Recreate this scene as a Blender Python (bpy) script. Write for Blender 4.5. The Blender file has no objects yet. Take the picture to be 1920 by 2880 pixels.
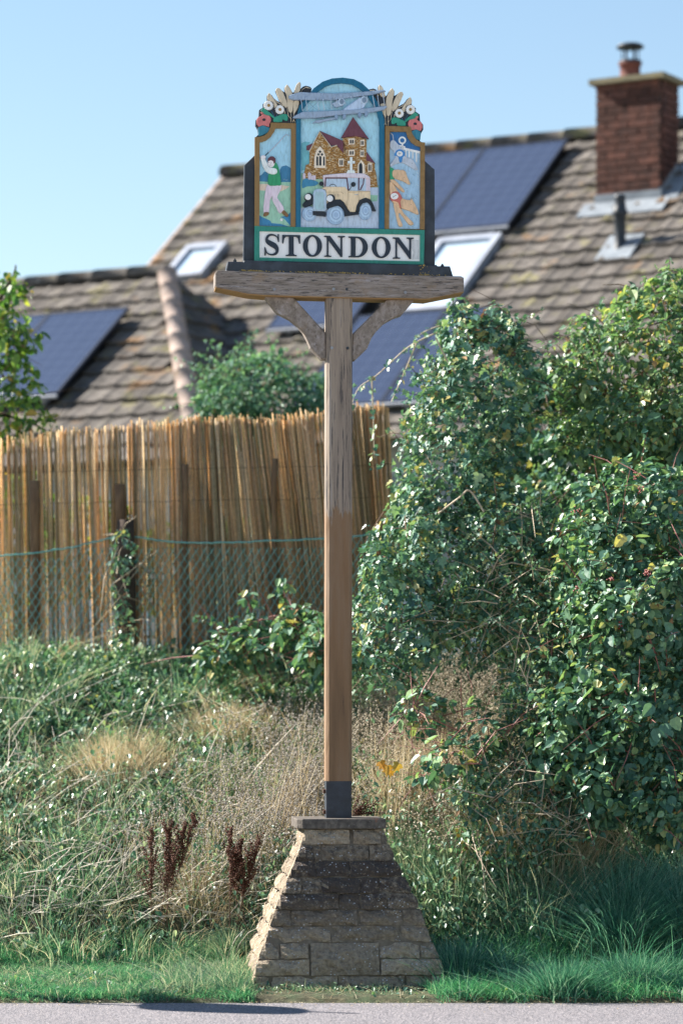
import bpy, bmesh, math, random
import numpy as np
from mathutils import Matrix, Vector

# ---------------------------------------------------------------- camera, sky, sun, exposure
sc = bpy.context.scene
col = sc.collection
D = 18.0                      # camera to sign, metres
S = 6.0 / 2880                # metres per photo pixel at the sign
K = S / D
HZ = 2005                     # horizon row in the photograph
EYE = 1.6
cam_d = bpy.data.cameras.new('camera')
cam = bpy.data.objects.new('camera', cam_d)
col.objects.link(cam)
sc.camera = cam
cam.location = (0, -D, EYE)
cam.rotation_euler = (math.pi / 2, 0, 0)
cam_d.sensor_fit = 'VERTICAL'
cam_d.sensor_height = 36
cam_d.sensor_width = 24
cam_d.lens = 108
cam_d.shift_y = (HZ - 1440) / 2880
cam_d.clip_end = 3000
cam_d.dof.use_dof = True
cam_d.dof.focus_distance = D
cam_d.dof.aperture_fstop = 1.4

SUN = Vector((-1.22, 0.50, 0.95)).normalized()
EL = math.asin(SUN.z)
AZ = math.atan2(SUN.x, SUN.y)
world = bpy.data.worlds.new('World')
sc.world = world
world.use_nodes = True
wn = world.node_tree
sky = wn.nodes.new('ShaderNodeTexSky')
sky.sky_type = 'NISHITA'
sky.sun_disc = False
sky.sun_elevation = EL
sky.sun_rotation = AZ
sky.air_density = 1.2
sky.dust_density = 0.0
sky.ozone_density = 4.0
bg = wn.nodes['Background']
bg.inputs['Strength'].default_value = 0.0535
tint = wn.nodes.new('ShaderNodeMix')          # camera white balance, the same in every direction
tint.data_type = 'RGBA'
tint.blend_type = 'MULTIPLY'
tint.inputs[0].default_value = 1
tint.inputs[7].default_value = (1.06, 0.97, 0.90, 1)
wn.links.new(sky.outputs[0], tint.inputs[6])
wn.links.new(tint.outputs[2], bg.inputs['Color'])

sl = bpy.data.lights.new('sun', 'SUN')
sl.energy = 4.4
sl.angle = math.radians(0.5)
sl.color = (1.0, 0.93, 0.83)
so = bpy.data.objects.new('sun', sl)
col.objects.link(so)
so.rotation_euler = SUN.to_track_quat('Z', 'Y').to_euler()
so.location = (-20, 10, 20)

vs = sc.view_settings
vs.view_transform = 'Standard'
vs.look = 'None'
vs.exposure = 1.8
vs.gamma = 1.0
vs.use_curve_mapping = False

# ---------------------------------------------------------------- helpers
rng = np.random.default_rng(7)
random.seed(7)

def PT(px, py, y):
    d = D + y
    return Vector(((px - 960) * K * d, y, EYE + (HZ - py) * K * d))

def lin(h):
    h = h.lstrip('#')
    c = [int(h[i:i + 2], 16) / 255 for i in (0, 2, 4)]
    return tuple(x / 12.92 if x <= .04045 else ((x + .055) / 1.055) ** 2.4 for x in c) + (1,)

def C(c):
    return lin(c) if isinstance(c, str) else tuple(c) + (1,)

def nd(nt, t, **kw):
    n = nt.nodes.new(t)
    for a, b in kw.items():
        setattr(n, a, b)
    return n

def new_mat(name):
    m = bpy.data.materials.new(name)
    m.use_nodes = True
    nt = m.node_tree
    return m, nt, nt.nodes['Principled BSDF']

def ramp(nt, fac, stops):
    r = nd(nt, 'ShaderNodeValToRGB')
    e = r.color_ramp.elements
    while len(e) < len(stops):
        e.new(0.5)
    for i, (p, c) in enumerate(stops):
        e[i].position = p
        e[i].color = C(c)
    nt.links.new(fac, r.inputs[0])
    return r.outputs[0]

def noise(nt, scale=(1, 1, 1), detail=6, rough=.6, dist=0, off=(0, 0, 0)):
    g = nd(nt, 'ShaderNodeNewGeometry')
    mp = nd(nt, 'ShaderNodeMapping')
    mp.inputs['Scale'].default_value = scale
    mp.inputs['Location'].default_value = off
    nt.links.new(g.outputs['Position'], mp.inputs[0])
    n = nd(nt, 'ShaderNodeTexNoise')
    n.inputs['Scale'].default_value = 1
    n.inputs['Detail'].default_value = detail
    n.inputs['Roughness'].default_value = rough
    n.inputs['Distortion'].default_value = dist
    nt.links.new(mp.outputs[0], n.inputs['Vector'])
    return n.outputs[0]

def mixc(nt, fac, a, b, mode='MIX'):
    m = nd(nt, 'ShaderNodeMix', data_type='RGBA', blend_type=mode)
    for v, i in ((fac, 0), (a, 6), (b, 7)):
        if hasattr(v, 'links'):
            nt.links.new(v, m.inputs[i])
        else:
            m.inputs[i].default_value = v if i == 0 else C(v)
    return m.outputs[2]

def rnd01(nt):
    """a random number for each object and each loose piece"""
    oi = nd(nt, 'ShaderNodeObjectInfo')
    ge = nd(nt, 'ShaderNodeNewGeometry')
    ad = nd(nt, 'ShaderNodeMath', operation='ADD')
    nt.links.new(oi.outputs['Random'], ad.inputs[0])
    nt.links.new(ge.outputs['Random Per Island'], ad.inputs[1])
    fr = nd(nt, 'ShaderNodeMath', operation='FRACT')
    nt.links.new(ad.outputs[0], fr.inputs[0])
    return fr.outputs[0]

def bump(nt, b, h, strength, dist=.01):
    n = nd(nt, 'ShaderNodeBump')
    n.inputs['Strength'].default_value = strength
    n.inputs['Distance'].default_value = dist
    nt.links.new(h, n.inputs['Height'])
    nt.links.new(n.outputs[0], b.inputs['Normal'])

def M(name, stops, scale=(5, 5, 5), rough=.7, bmp=0.3, bdist=.01, detail=7, metal=0, spec=.4, rnd=0, over=None, dist=0):
    """colour ramp over noise; over = list of (stops2, scale, lo, hi) layers; rnd mixes a value change per piece"""
    m, nt, b = new_mat(name)
    f = noise(nt, scale, detail, dist=dist)
    c = ramp(nt, f, stops)
    for (colr, sc2, lo, hi) in (over or []):
        f2 = noise(nt, sc2, 6, .65, off=(3.1, 7.7, 1.3))
        k = ramp(nt, f2, [(lo, (0, 0, 0)), (hi, (1, 1, 1))])
        c = mixc(nt, k, c, colr)
    if rnd:
        r = rnd01(nt)
        v = ramp(nt, r, [(0, (1 - rnd,) * 3), (1, (1 + rnd * .4,) * 3)])
        c = mixc(nt, 1.0, c, v, 'MULTIPLY')
    nt.links.new(c, b.inputs['Base Color'])
    b.inputs['Roughness'].default_value = rough
    b.inputs['Metallic'].default_value = metal
    b.inputs['Specular IOR Level'].default_value = spec
    if bmp:
        bump(nt, b, f, bmp, bdist)
    return m

def paint(name, h, amt=.14, chip=None, rough=.45):
    c = lin(h)
    dark = tuple(x * (1 - amt * 2) for x in c[:3])
    lite = tuple(min(1, x * (1 + amt) + amt * .05) for x in c[:3])
    ov = [(chip, (90, 90, 90), .66, .70)] if chip else None
    return M(name, [(.25, dark), (.5, c[:3]), (.8, lite)], (85, 85, 26), rough, .4, .004, 6, over=ov)

def leafmat(name, stops, rough=.42, trans=.35, spec=.5, tcol=(1.25, 1.25, .6)):
    m, nt, b = new_mat(name)
    r = rnd01(nt)
    c = ramp(nt, r, stops)
    f = noise(nt, (60, 60, 60), 3)
    c = mixc(nt, .5, c, ramp(nt, f, [(.3, (.6, .6, .6)), (.7, (1.35, 1.35, 1.3))]), 'MULTIPLY')
    nt.links.new(c, b.inputs['Base Color'])
    b.inputs['Roughness'].default_value = rough
    b.inputs['Specular IOR Level'].default_value = spec
    t = nd(nt, 'ShaderNodeBsdfTranslucent')
    nt.links.new(mixc(nt, 1.0, c, tcol, 'MULTIPLY'), t.inputs[0])
    mx = nd(nt, 'ShaderNodeMixShader')
    mx.inputs[0].default_value = trans
    nt.links.new(b.outputs[0], mx.inputs[1])
    nt.links.new(t.outputs[0], mx.inputs[2])
    nt.links.new(mx.outputs[0], nt.nodes['Material Output'].inputs[0])
    return m

def wpos(o):
    p = Vector((0, 0, 0))
    while o is not None:
        p += o.location
        o = o.parent
    return p

def tag(o, label=None, cat=None, group=None, kind=None):
    for k_, v_ in (('label', label), ('category', cat), ('group', group), ('kind', kind)):
        if v_:
            o[k_] = v_
    return o

def empty(name, loc, label, cat, group=None):
    o = bpy.data.objects.new(name, None)
    col.objects.link(o)
    o.location = loc
    o.empty_display_size = .2
    return tag(o, label, cat, group)

def link(name, me, parent=None, mats=None):
    o = bpy.data.objects.new(name, me)
    col.objects.link(o)
    o.parent = parent
    for m in (mats if isinstance(mats, (list, tuple)) else [mats] if mats else []):
        me.materials.append(m)
    return o

class MB:
    """collects faces in world coordinates and links them as one mesh object"""
    def __init__(s):
        s.v, s.f, s.mi, s.m = [], [], [], 0
    def add(s, vs_, fs_):
        n = len(s.v)
        s.v += [tuple(p) for p in vs_]
        s.f += [tuple(i + n for i in f) for f in fs_]
        s.mi += [s.m] * len(fs_)
        return s
    def box(s, x0, x1, y0, y1, z0, z1, fr=None):
        vs_ = [Vector((x, y, z)) for x in (x0, x1) for y in (y0, y1) for z in (z0, z1)]
        if fr:
            vs_ = [fr(*p) for p in vs_]
        return s.add(vs_, [(0, 1, 3, 2), (4, 6, 7, 5), (0, 4, 5, 1), (2, 3, 7, 6), (0, 2, 6, 4), (1, 5, 7, 3)])
    def prism(s, poly, y0, y1, bev=0):
        """poly (x,z) list; front y0 (towards the camera), back y1; bev rounds the front edge"""
        n = len(poly)
        a = sum(poly[i][0] * poly[(i + 1) % n][1] - poly[(i + 1) % n][0] * poly[i][1] for i in range(n))
        if a < 0:
            poly = poly[::-1]
        rings = []
        if bev:
            ins = []
            for i in range(n):
                p0, p1, p2 = (Vector(poly[j % n][:2]) for j in (i - 1, i, i + 1))
                e1, e2 = (p1 - p0), (p2 - p1)
                if e1.length < 1e-7 or e2.length < 1e-7:
                    ins.append(tuple(p1)); continue
                n1 = Vector((-e1.y, e1.x)).normalized(); n2 = Vector((-e2.y, e2.x)).normalized()
                m_ = n1 + n2
                if m_.length < .3:
                    m_ = n1
                m_ = m_.normalized()
                ins.append(tuple(p1 + m_ * bev))
            rings = [[(x, y0, z) for x, z in ins], [(x, y0 + bev * .8, z) for x, z in poly]]
        else:
            rings = [[(x, y0, z) for x, z in poly]]
        rings.append([(x, y1, z) for x, z in poly])
        vs_, fs_ = [p for r in rings for p in r], [tuple(range(n))]
        for r in range(len(rings) - 1):
            for i in range(n):
                j = (i + 1) % n
                fs_.append((r * n + i, (r + 1) * n + i, (r + 1) * n + j, r * n + j))
        fs_.append(tuple(range((len(rings) - 1) * n, len(rings) * n))[::-1])
        return s.add(vs_, fs_)
    def ring(s, outer, inner, y0, y1, closed=True):
        n = len(outer)
        vs_ = [(x, y0, z) for x, z in outer] + [(x, y0, z) for x, z in inner] + [(x, y1, z) for x, z in outer] + [(x, y1, z) for x, z in inner]
        fs_ = []
        for i in range(n if closed else n - 1):
            j = (i + 1) % n
            fs_ += [(i, j, n + j, n + i), (i, 2 * n + i, 2 * n + j, j), (n + i, n + j, 3 * n + j, 3 * n + i), (2 * n + i, 3 * n + i, 3 * n + j, 2 * n + j)]
        if not closed:
            fs_ += [(0, n, 3 * n, 2 * n), (n - 1, 3 * n - 1, 4 * n - 1, 2 * n - 1)]
        return s.add(vs_, fs_)
    def tube(s, pts, rad, n=6, cap=True):
        pts = [Vector(p) for p in pts]
        if not hasattr(rad, '__len__'):
            rad = [rad] * len(pts)
        vs_, fs_ = [], []
        for i, p in enumerate(pts):
            t = (pts[min(i + 1, len(pts) - 1)] - pts[max(i - 1, 0)]).normalized()
            a = t.cross(Vector((0, 0, 1)) if abs(t.z) < .9 else Vector((1, 0, 0))).normalized()
            b = t.cross(a)
            for q in range(n):
                an = 2 * math.pi * q / n
                vs_.append(p + (a * math.cos(an) + b * math.sin(an)) * rad[i])
        for i in range(len(pts) - 1):
            for q in range(n):
                r = (q + 1) % n
                fs_.append((i * n + q, i * n + r, (i + 1) * n + r, (i + 1) * n + q))
        if cap:
            fs_ += [tuple(range(n))[::-1], tuple(range((len(pts) - 1) * n, len(pts) * n))]
        return s.add(vs_, fs_)
    def lathe(s, prof, c, n=20):
        """prof (r,z) list around the vertical through c"""
        vs_, fs_ = [], []
        for r, z in prof:
            for q in range(n):
                an = 2 * math.pi * q / n
                vs_.append((c[0] + r * math.cos(an), c[1] + r * math.sin(an), c[2] + z))
        for i in range(len(prof) - 1):
            for q in range(n):
                r = (q + 1) % n
                fs_.append((i * n + q, i * n + r, (i + 1) * n + r, (i + 1) * n + q))
        fs_ += [tuple(range(n))[::-1], tuple(range((len(prof) - 1) * n, len(prof) * n))]
        return s.add(vs_, fs_)
    def build(s, name, mats, parent=None, smooth=False):
        me = bpy.data.meshes.new(name)
        w = wpos(parent)
        me.from_pydata([(p[0] - w.x, p[1] - w.y, p[2] - w.z) for p in s.v], [], s.f)
        o = link(name, me, parent, mats)
        if s.m:
            me.polygons.foreach_set('material_index', s.mi)
        if smooth:
            me.polygons.foreach_set('use_smooth', [True] * len(me.polygons))
        me.update()
        return o

def np_mesh(name, V, F, mats, parent=None, smooth=False):
    """V (n,3) world coordinates, F (m,3) or (m,4) faces, built quickly"""
    V = np.asarray(V, np.float64)
    w = wpos(parent)
    V = V - np.array([w.x, w.y, w.z])
    F = np.asarray(F, np.int32)
    me = bpy.data.meshes.new(name)
    me.vertices.add(len(V))
    me.vertices.foreach_set('co', V.astype(np.float32).ravel())
    k_ = F.shape[1]
    me.loops.add(F.size)
    me.loops.foreach_set('vertex_index', F.ravel())
    me.polygons.add(len(F))
    me.polygons.foreach_set('loop_start', np.arange(0, F.size, k_, dtype=np.int32))
    me.polygons.foreach_set('use_smooth', np.full(len(F), smooth))
    me.update(calc_edges=True)
    return link(name, me, parent, mats)

def cr(poly, n=3, closed=True):
    """smooth outline through the given points"""
    out, m = [], len(poly)
    for i in range(m if closed else m - 1):
        p = [Vector(poly[(i + j) % m] if closed else poly[min(max(i + j, 0), m - 1)]) for j in (-1, 0, 1, 2)]
        for q in range(n):
            t = q / n
            out.append(tuple(.5 * ((2 * p[1]) + (p[2] - p[0]) * t + (2 * p[0] - 5 * p[1] + 4 * p[2] - p[3]) * t * t + (3 * p[1] - p[0] - 3 * p[2] + p[3]) * t ** 3)))
    if not closed:
        out.append(tuple(poly[-1]))
    return out

def smoothstep(a, b, x):
    t = np.clip((x - a) / (b - a), 0, 1)
    return t * t * (3 - 2 * t)

def wob(x, y, f=1.0, seed=0):
    return (np.sin(x * 1.7 * f + seed) * np.cos(y * 2.3 * f + seed * 1.7) + .6 * np.sin(x * 4.1 * f + y * 3.3 * f + seed * 2.1) + .35 * np.sin(x * 9.3 * f - y * 7.1 * f + seed)) / 1.95

# ---------------------------------------------------------------- ground and road
ROAD_EDGE = -0.97
def ground_h(x, y):
    x = np.asarray(x, float); y = np.asarray(y, float)
    z = -.03 + .055 * smoothstep(ROAD_EDGE - .1, ROAD_EDGE + .06, y) + .05 * smoothstep(-1, .2, y)
    b = smoothstep(.05, 1.1, y) * .25 + np.clip((y - .55) / 3.2, 0, 1) * 1.62
    z = z + b + wob(x, y, .8, 2) * .05 * smoothstep(.2, 1.0, y) * (1 - smoothstep(5, 9, y))
    return z

def grid_axis(segs):
    out = []
    for a, b, n in segs:
        out += list(np.linspace(a, b, n, endpoint=False))
    return np.array(out + [segs[-1][1]])

gx = grid_axis([(-600, -30, 10), (-30, -5, 20), (-5, 5, 120), (5, 30, 20), (30, 600, 10)])
gy = grid_axis([(-600, -30, 8), (-30, -2, 20), (-2, 6, 130), (6, 30, 20), (30, 1500, 12)])
X, Y = np.meshgrid(gx, gy)
Z = ground_h(X, Y)
V = np.stack([X, Y, Z], -1).reshape(-1, 3)
nx, ny = len(gx), len(gy)
ii = (np.arange(ny - 1)[:, None] * nx + np.arange(nx - 1)[None]).ravel()
m_soil = M('bank soil and litter', [(.3, '#2b2a20'), (.5, '#45442f'), (.7, '#5c5842')], (14, 14, 14), .95, .8, .03, over=[('#3c4a30', (5, 5, 5), .45, .6), ('#6d6a55', (40, 40, 40), .6, .68)])
g = np_mesh('ground', V, np.stack([ii, ii + 1, ii + nx + 1, ii + nx], -1), m_soil, smooth=True)
tag(g, kind='structure')

m_road, nt, b = new_mat('tarmac with pale chippings')
f1 = noise(nt, (1.2, 1.2, 1.2), 4)
c1 = ramp(nt, f1, [(.3, '#66646a'), (.7, '#7c797f')])
vo = nd(nt, 'ShaderNodeTexVoronoi')
vo.inputs['Scale'].default_value = 95
ge = nd(nt, 'ShaderNodeNewGeometry')
nt.links.new(ge.outputs['Position'], vo.inputs['Vector'])
c2 = mixc(nt, .75, c1, ramp(nt, vo.outputs['Color'], [(.1, '#3c3b40'), (.5, '#76747a'), (.9, '#a39b9c')]))
nt.links.new(c2, b.inputs['Base Color'])
b.inputs['Roughness'].default_value = .85
bump(nt, b, vo.outputs['Distance'], .7, .008)
rx = np.concatenate([[-300, -30], np.linspace(-6, 6, 160), [30, 300]])
ry = np.concatenate([[-8.0, -4], np.linspace(-2.6, 0, 14)])
Vr = []
for j, yy in enumerate(ry):
    for xx in rx:
        e = ROAD_EDGE + .02 * float(wob(xx, 0, 2.1, 5)) + .012 * math.sin(xx * 23)
        y_ = yy if j < 2 else -2.6 + (yy + 2.6) / 2.6 * (e + 2.6)
        Vr.append((xx, y_, -.006 * smoothstep(-1.6, ROAD_EDGE, y_)))
ii = (np.arange(len(ry) - 1)[:, None] * len(rx) + np.arange(len(rx) - 1)[None]).ravel()
road = np_mesh('road', Vr, np.stack([ii, ii + 1, ii + len(rx) + 1, ii + len(rx)], -1), m_road)
tag(road, kind='structure')

m_bounce = M('pale bounce paving', [(.3, '#b0ada7'), (.7, '#c6c3bc')], (2, 2, 2), .9, .2)  # unseen pale paving, added to bounce light onto the sign's shaded front
mb = MB()
mb.box(-60, 60, -45, -8.2, -.02, .10)
tag(mb.build('bounce_pavement', m_bounce), kind='structure')
# ---------------------------------------------------------------- bungalow
A_ = math.radians(30.6)
U = Vector((math.cos(A_), -math.sin(A_), 0))
VV = Vector((-math.sin(A_), -math.cos(A_), 0))
TP = .797
PIT = math.atan(TP)
R0 = Vector((-1.311, 17.4, 7.79))
W0 = Vector((-1.838, 14.4, 6.224))
UP = Vector((0, 0, 1))
NRM = (VV * math.sin(PIT) + UP * math.cos(PIT)).normalized()
DWN = (VV * math.cos(PIT) - UP * math.sin(PIT)).normalized()
CP = math.cos(PIT)
def rf(O, u, t, h=0):
    """point on a roof plane: u along the ridge, t horizontally down the slope, h above the plane"""
    return O + U * u + VV * t - UP * (TP * t) + NRM * h

m_tile = M('weathered concrete roof tile', [(.3, '#504c49'), (.5, '#635e5a'), (.72, '#77726d')], (7, 7, 7), .95, .4, .01, spec=.2, rnd=.3,
           over=[('#8a6a48', (1.3, 1.3, 2.2), .58, .68), ('#7a7556', (3.2, 3.2, 3.2), .56, .66), ('#a5a29a', (14, 14, 14), .64, .70), ('#4c4943', (2.5, 2.5, 2.5), .55, .72), ('#858268', (8, 8, 8), .62, .72)])
m_ridge = M('pinkish ridge mortar', [(.3, '#8a7a70'), (.5, '#a8968c'), (.7, '#baa9a0')], (6, 6, 6), .9, .5, .02, rnd=.15, over=[('#ad8a55', (2, 2, 2), .6, .72)])
m_under = M('roof felt', [(.3, '#2f2c29'), (.7, '#45403a')], (6, 6, 6), .95)
m_render = M('white rendered wall', [(.3, '#c3c8cc'), (.7, '#dde0e2')], (3, 3, 3), .9, .2)
m_upvc = M('white window frame', [(.3, '#c8ccd2'), (.7, '#e2e5ea')], (3, 3, 3), .4, 0)
m_pframe = M('dark panel frame', [(.3, '#2c3240'), (.7, '#383f4e')], (3, 3, 3), .4, 0, metal=.3)
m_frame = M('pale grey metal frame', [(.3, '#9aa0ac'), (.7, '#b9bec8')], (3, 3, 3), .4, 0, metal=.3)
m_lead = M('lead flashing', [(.3, '#6a727b'), (.7, '#8d959d')], (6, 6, 6), .6, .3)
m_vent = M('dark plastic vent', [(.3, '#262c33'), (.7, '#343b44')], (6, 6, 6), .5, .1)
m_brick = M('red brown chimney brick', [(.25, '#45322e'), (.5, '#5f3e35'), (.75, '#744b3e')], (12, 12, 12), .9, .4, .01, rnd=.45, over=[('#3b2f2e', (3, 3, 3), .55, .75)])
m_mort = M('dark chimney mortar', [(.3, '#3f3733'), (.7, '#584e48')], (9, 9, 9), .95)
m_pot = M('terracotta chimney pot', [(.3, '#5c362f'), (.7, '#744640')], (9, 9, 9), .8)
m_capstone = M('mossy chimney cap', [(.3, '#6a6450'), (.55, '#8a8168'), (.75, '#8a7a4a')], (9, 9, 9), .9, .5)
m_gutter = M('dark gutter', [(.3, '#1f2226'), (.7, '#2d3034')], (6, 6, 6), .5)
m_glass, nt, b = new_mat('skylight glass')
b.inputs['Base Color'].default_value = C('#a9bccd'); b.inputs['Roughness'].default_value = .08; b.inputs['Specular IOR Level'].default_value = .8
m_wglass, nt, b = new_mat('window glass')
b.inputs['Base Color'].default_value = C('#56677a'); b.inputs['Roughness'].default_value = .1; b.inputs['Specular IOR Level'].default_value = .8
m_cell, nt, b = new_mat('solar cells')
br = nd(nt, 'ShaderNodeTexBrick'); br.offset = 0; br.inputs['Scale'].default_value = 1
br.inputs['Brick Width'].default_value = .166; br.inputs['Row Height'].default_value = .166; br.inputs['Mortar Size'].default_value = .005
br.inputs['Color1'].default_value = C('#343c50'); br.inputs['Color2'].default_value = C('#363e53'); br.inputs['Mortar'].default_value = C('#454e62')
tc = nd(nt, 'ShaderNodeTexCoord'); nt.links.new(tc.outputs['Object'], br.inputs['Vector'])
nt.links.new(br.outputs[0], b.inputs['Base Color']); b.inputs['Roughness'].default_value = .22; b.inputs['Specular IOR Level'].default_value = .5
b.inputs['Coat Weight'].default_value = .5; b.inputs['Coat Roughness'].default_value = .05

house = empty('bungalow', (R0 + U * 3 + VV * 2).xy.to_3d() + Vector((0, 0, 2)), 'bungalow with brown tiled roofs, brick chimney and skylights behind the fence', 'house')
house.location.z = 2.0
def part(mb, name, mat, parent, smooth=False):
    return mb.build(name, mat, parent, smooth)

# walls
def hp(O, u, t, z):
    p = O + U * u + VV * t
    return Vector((p.x, p.y, z))
mb = MB()
def wallbox(O, u0, u1, t0, t1, z0, z1):
    vs_ = [hp(O, u, t, z) for u in (u0, u1) for t in (t0, t1) for z in (z0, z1)]
    mb.add(vs_, [(0, 1, 3, 2), (4, 6, 7, 5), (0, 4, 5, 1), (2, 3, 7, 6), (0, 2, 6, 4), (1, 5, 7, 3)])
wallbox(R0, .12, 11.4, -4.0, 4.02, 1.8, 4.44)
vs_ = [hp(R0, .12, -4.0, 4.44), hp(R0, .12, 4.02, 4.44), hp(R0, .12, 0, 7.62), hp(R0, .3, -4.0, 4.44), hp(R0, .3, 4.02, 4.44), hp(R0, .3, 0, 7.62)]
mb.add(vs_, [(0, 1, 2), (5, 4, 3), (0, 3, 4, 1), (1, 4, 5, 2), (2, 5, 3, 0)])
wall = mb.build('wall', m_render, house)
mb = MB()
wallbox(W0, -6.0, 1.85, -1.9, 2.42, 1.8, 4.32)
wing_wall = mb.build('wall', m_render, house)
def house_window(O, u0, u1, t, z0, z1):
    m1 = MB(); e = .05
    def bx(ua, ub, za, zb, ta, tb):
        vs2 = [hp(O, u, tt, z) for u in (ua, ub) for tt in (ta, tb) for z in (za, zb)]
        m1.add(vs2, [(0, 1, 3, 2), (4, 6, 7, 5), (0, 4, 5, 1), (2, 3, 7, 6), (0, 2, 6, 4), (1, 5, 7, 3)])
    bx(u0, u0 + e, z0, z1, t - .02, t + .04); bx(u1 - e, u1, z0, z1, t - .02, t + .04)
    bx(u0 + e, u1 - e, z0, z0 + e, t - .02, t + .04); bx(u0 + e, u1 - e, z1 - e, z1, t - .02, t + .04)
    mid = (u0 + u1) / 2; bx(mid - .03, mid + .03, z0 + e, z1 - e, t - .02, t + .035)
    w = m1.build('window', m_upvc, house)
    m1 = MB(); bx(u0 + e, mid - .03, z0 + e, z1 - e, t - .01, t + .012); m1.build('pane', m_wglass, w)
    m1 = MB(); bx(mid + .03, u1 - e, z0 + e, z1 - e, t - .01, t + .012); m1.build('pane', m_wglass, w)
house_window(W0, -.9, .6, 2.42, 2.75, 3.95)
house_window(W0, -3.0, -1.6, 2.42, 2.75, 3.95)
house_window(R0, 4.1, 5.4, 4.02, 2.75, 3.95)

# roof decks
mb = MB()
EV, UR = 4.34, 11.6
Bk = lambda O, u, t: O + U * u - VV * t - UP * (TP * t)
mb.add([rf(R0, 0, 0, -.02), rf(R0, UR, 0, -.02), rf(R0, UR, EV, -.02), rf(R0, 0, EV, -.02), Bk(R0, 0, EV), Bk(R0, UR, EV)], [(0, 3, 2, 1), (0, 1, 5, 4)])
main_roof = mb.build('roof', m_under, house)
HQ, WE = .80, 2.72
hip = lambda t, h=0: W0 + U * (HQ * t) + VV * t - UP * (TP * t) + UP * h
hipb = lambda t: W0 + U * (HQ * t) - VV * t - UP * (TP * t)
mb = MB()
mb.add([rf(W0, 0, 0, -.02), rf(W0, -6, 0, -.02), rf(W0, -6, WE, -.02), hip(WE, -.02), hipb(WE), Bk(W0, -6, WE)], [(0, 1, 2, 3), (0, 3, 4), (0, 4, 5, 1)])
wing_roof = mb.build('roof', m_under, house)

# tiles
TW, TG, TL = .25, .275, .325
prof = [(0, .004), (.025, .015), (.055, .020), (.085, .015), (.11, .006), (.18, .004), (.252, .004)]
tv, tf = [], []
for (ly, lift) in ((0, 0.0), (TL, .038)):
    for (a, h) in prof:
        tv.append((a, ly, h + lift))
for (a, h) in prof:
    tv.append((a, TL, .0))
n7 = len(prof)
for r in range(2):
    for i in range(n7 - 1):
        tf.append((r * n7 + i, r * n7 + i + 1, (r + 1) * n7 + i + 1, (r + 1) * n7 + i))
tile_me = bpy.data.meshes.new('roof_tile')
tile_me.from_pydata(tv, [], tf)
tile_me.materials.append(m_tile)
TV = np.array(tv)
def in_frame(p, m=30):
    d = D + p.y
    px = 960 + p.x / (K * d); py = HZ - (p.z - EYE) / (K * d)
    return -m < px < 1920 + m and -m < py < 2880 + m, px, py
tiles = []
def lay(O, u0, u1, tmax, roofpart, keep):
    nrow = int(tmax / CP / TG)
    for r in range(nrow + 1):
        s0 = r * TG
        for c_ in range(int((u1 - u0) / TW) + 1):
            u = u0 + c_ * TW
            if not keep(u + .12, (s0 + .14) * CP):
                continue
            p = O + U * u + DWN * s0 + NRM * random.uniform(0, .012) + DWN * random.gauss(0, .006)
            tiles.append((p, roofpart, random.gauss(0, .016)))
pan_zone = [(1.5, 4.45, .25, 1.5), (2.5, 3.4, 1.65, 2.85), (3.5, 4.9, 2.95, 4.05), (3.75, 4.4, 1.75, 2.7)]
lay(R0, .0, 9.2, EV, main_roof, lambda u, t: not any(a < u < b_ and c_ < t < d_ for a, b_, c_, d_ in pan_zone) and not (5.35 < u < 5.95 and .85 < t < 1.15))
lay(W0, -4.5, 2.3, WE, wing_roof, lambda u, t: u < HQ * t - .02 and not (-1.85 < u < 0 and .85 < t < 1.85))
tiles.sort(key=lambda q: (not in_frame(q[0])[0], q[0].y))
TM = Matrix((U, DWN, NRM)).transposed()
rest = {main_roof: [], wing_roof: []}
n_tile = 0
for i, (p, rp, jit) in enumerate(tiles):
    vis, px, py = in_frame(p)
    hid = (1000 < px and py > 1080) or py > 1260 or (690 < px < 1220 and 380 < py < 840)
    if vis and not hid and n_tile < 300:
        n_tile += 1
        o = link('tile', tile_me, rp)
        o.matrix_local = Matrix.Translation(p - wpos(rp)) @ TM.to_4x4() @ Matrix.Rotation(jit, 4, 'Z')
    else:
        rest[rp].append(p)
TMn = np.array(TM)
for rp, ps in rest.items():
    if ps:
        P_ = np.array([tuple(p) for p in ps])
        Vt = (TV @ TMn.T)[None] + P_[:, None]
        Ft = np.array(tf)[None] + (np.arange(len(ps)) * len(TV))[:, None, None]
        tag(np_mesh('far_tiles', Vt.reshape(-1, 3), Ft.reshape(-1, 4), m_tile, rp), kind='stuff')
# hip end of the wing, courses facing right
hd = (U * HQ - UP * TP).normalized()
hn = (U * TP + UP * HQ).normalized()
HM = np.array(Matrix((-VV, hd, hn)).transposed())
slope_l = WE * math.sqrt(HQ ** 2 + TP ** 2)
ps = []
for r in range(int(slope_l / TG) + 1):
    tt = (r * TG + .14) / math.sqrt(HQ ** 2 + TP ** 2)
    for c_ in range(int(2 * tt / TW) + 1):
        q = tt - (c_ + 1) * TW
        ps.append(tuple(W0 + hd * (r * TG) + VV * (q + TW)))
P_ = np.array(ps)
Vt = (TV @ HM.T)[None] + P_[:, None]
Ft = np.array(tf)[None] + (np.arange(len(ps)) * len(TV))[:, None, None]
tag(np_mesh('hip_tiles', Vt.reshape(-1, 3), Ft.reshape(-1, 4), m_tile, wing_roof), kind='stuff')
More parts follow.
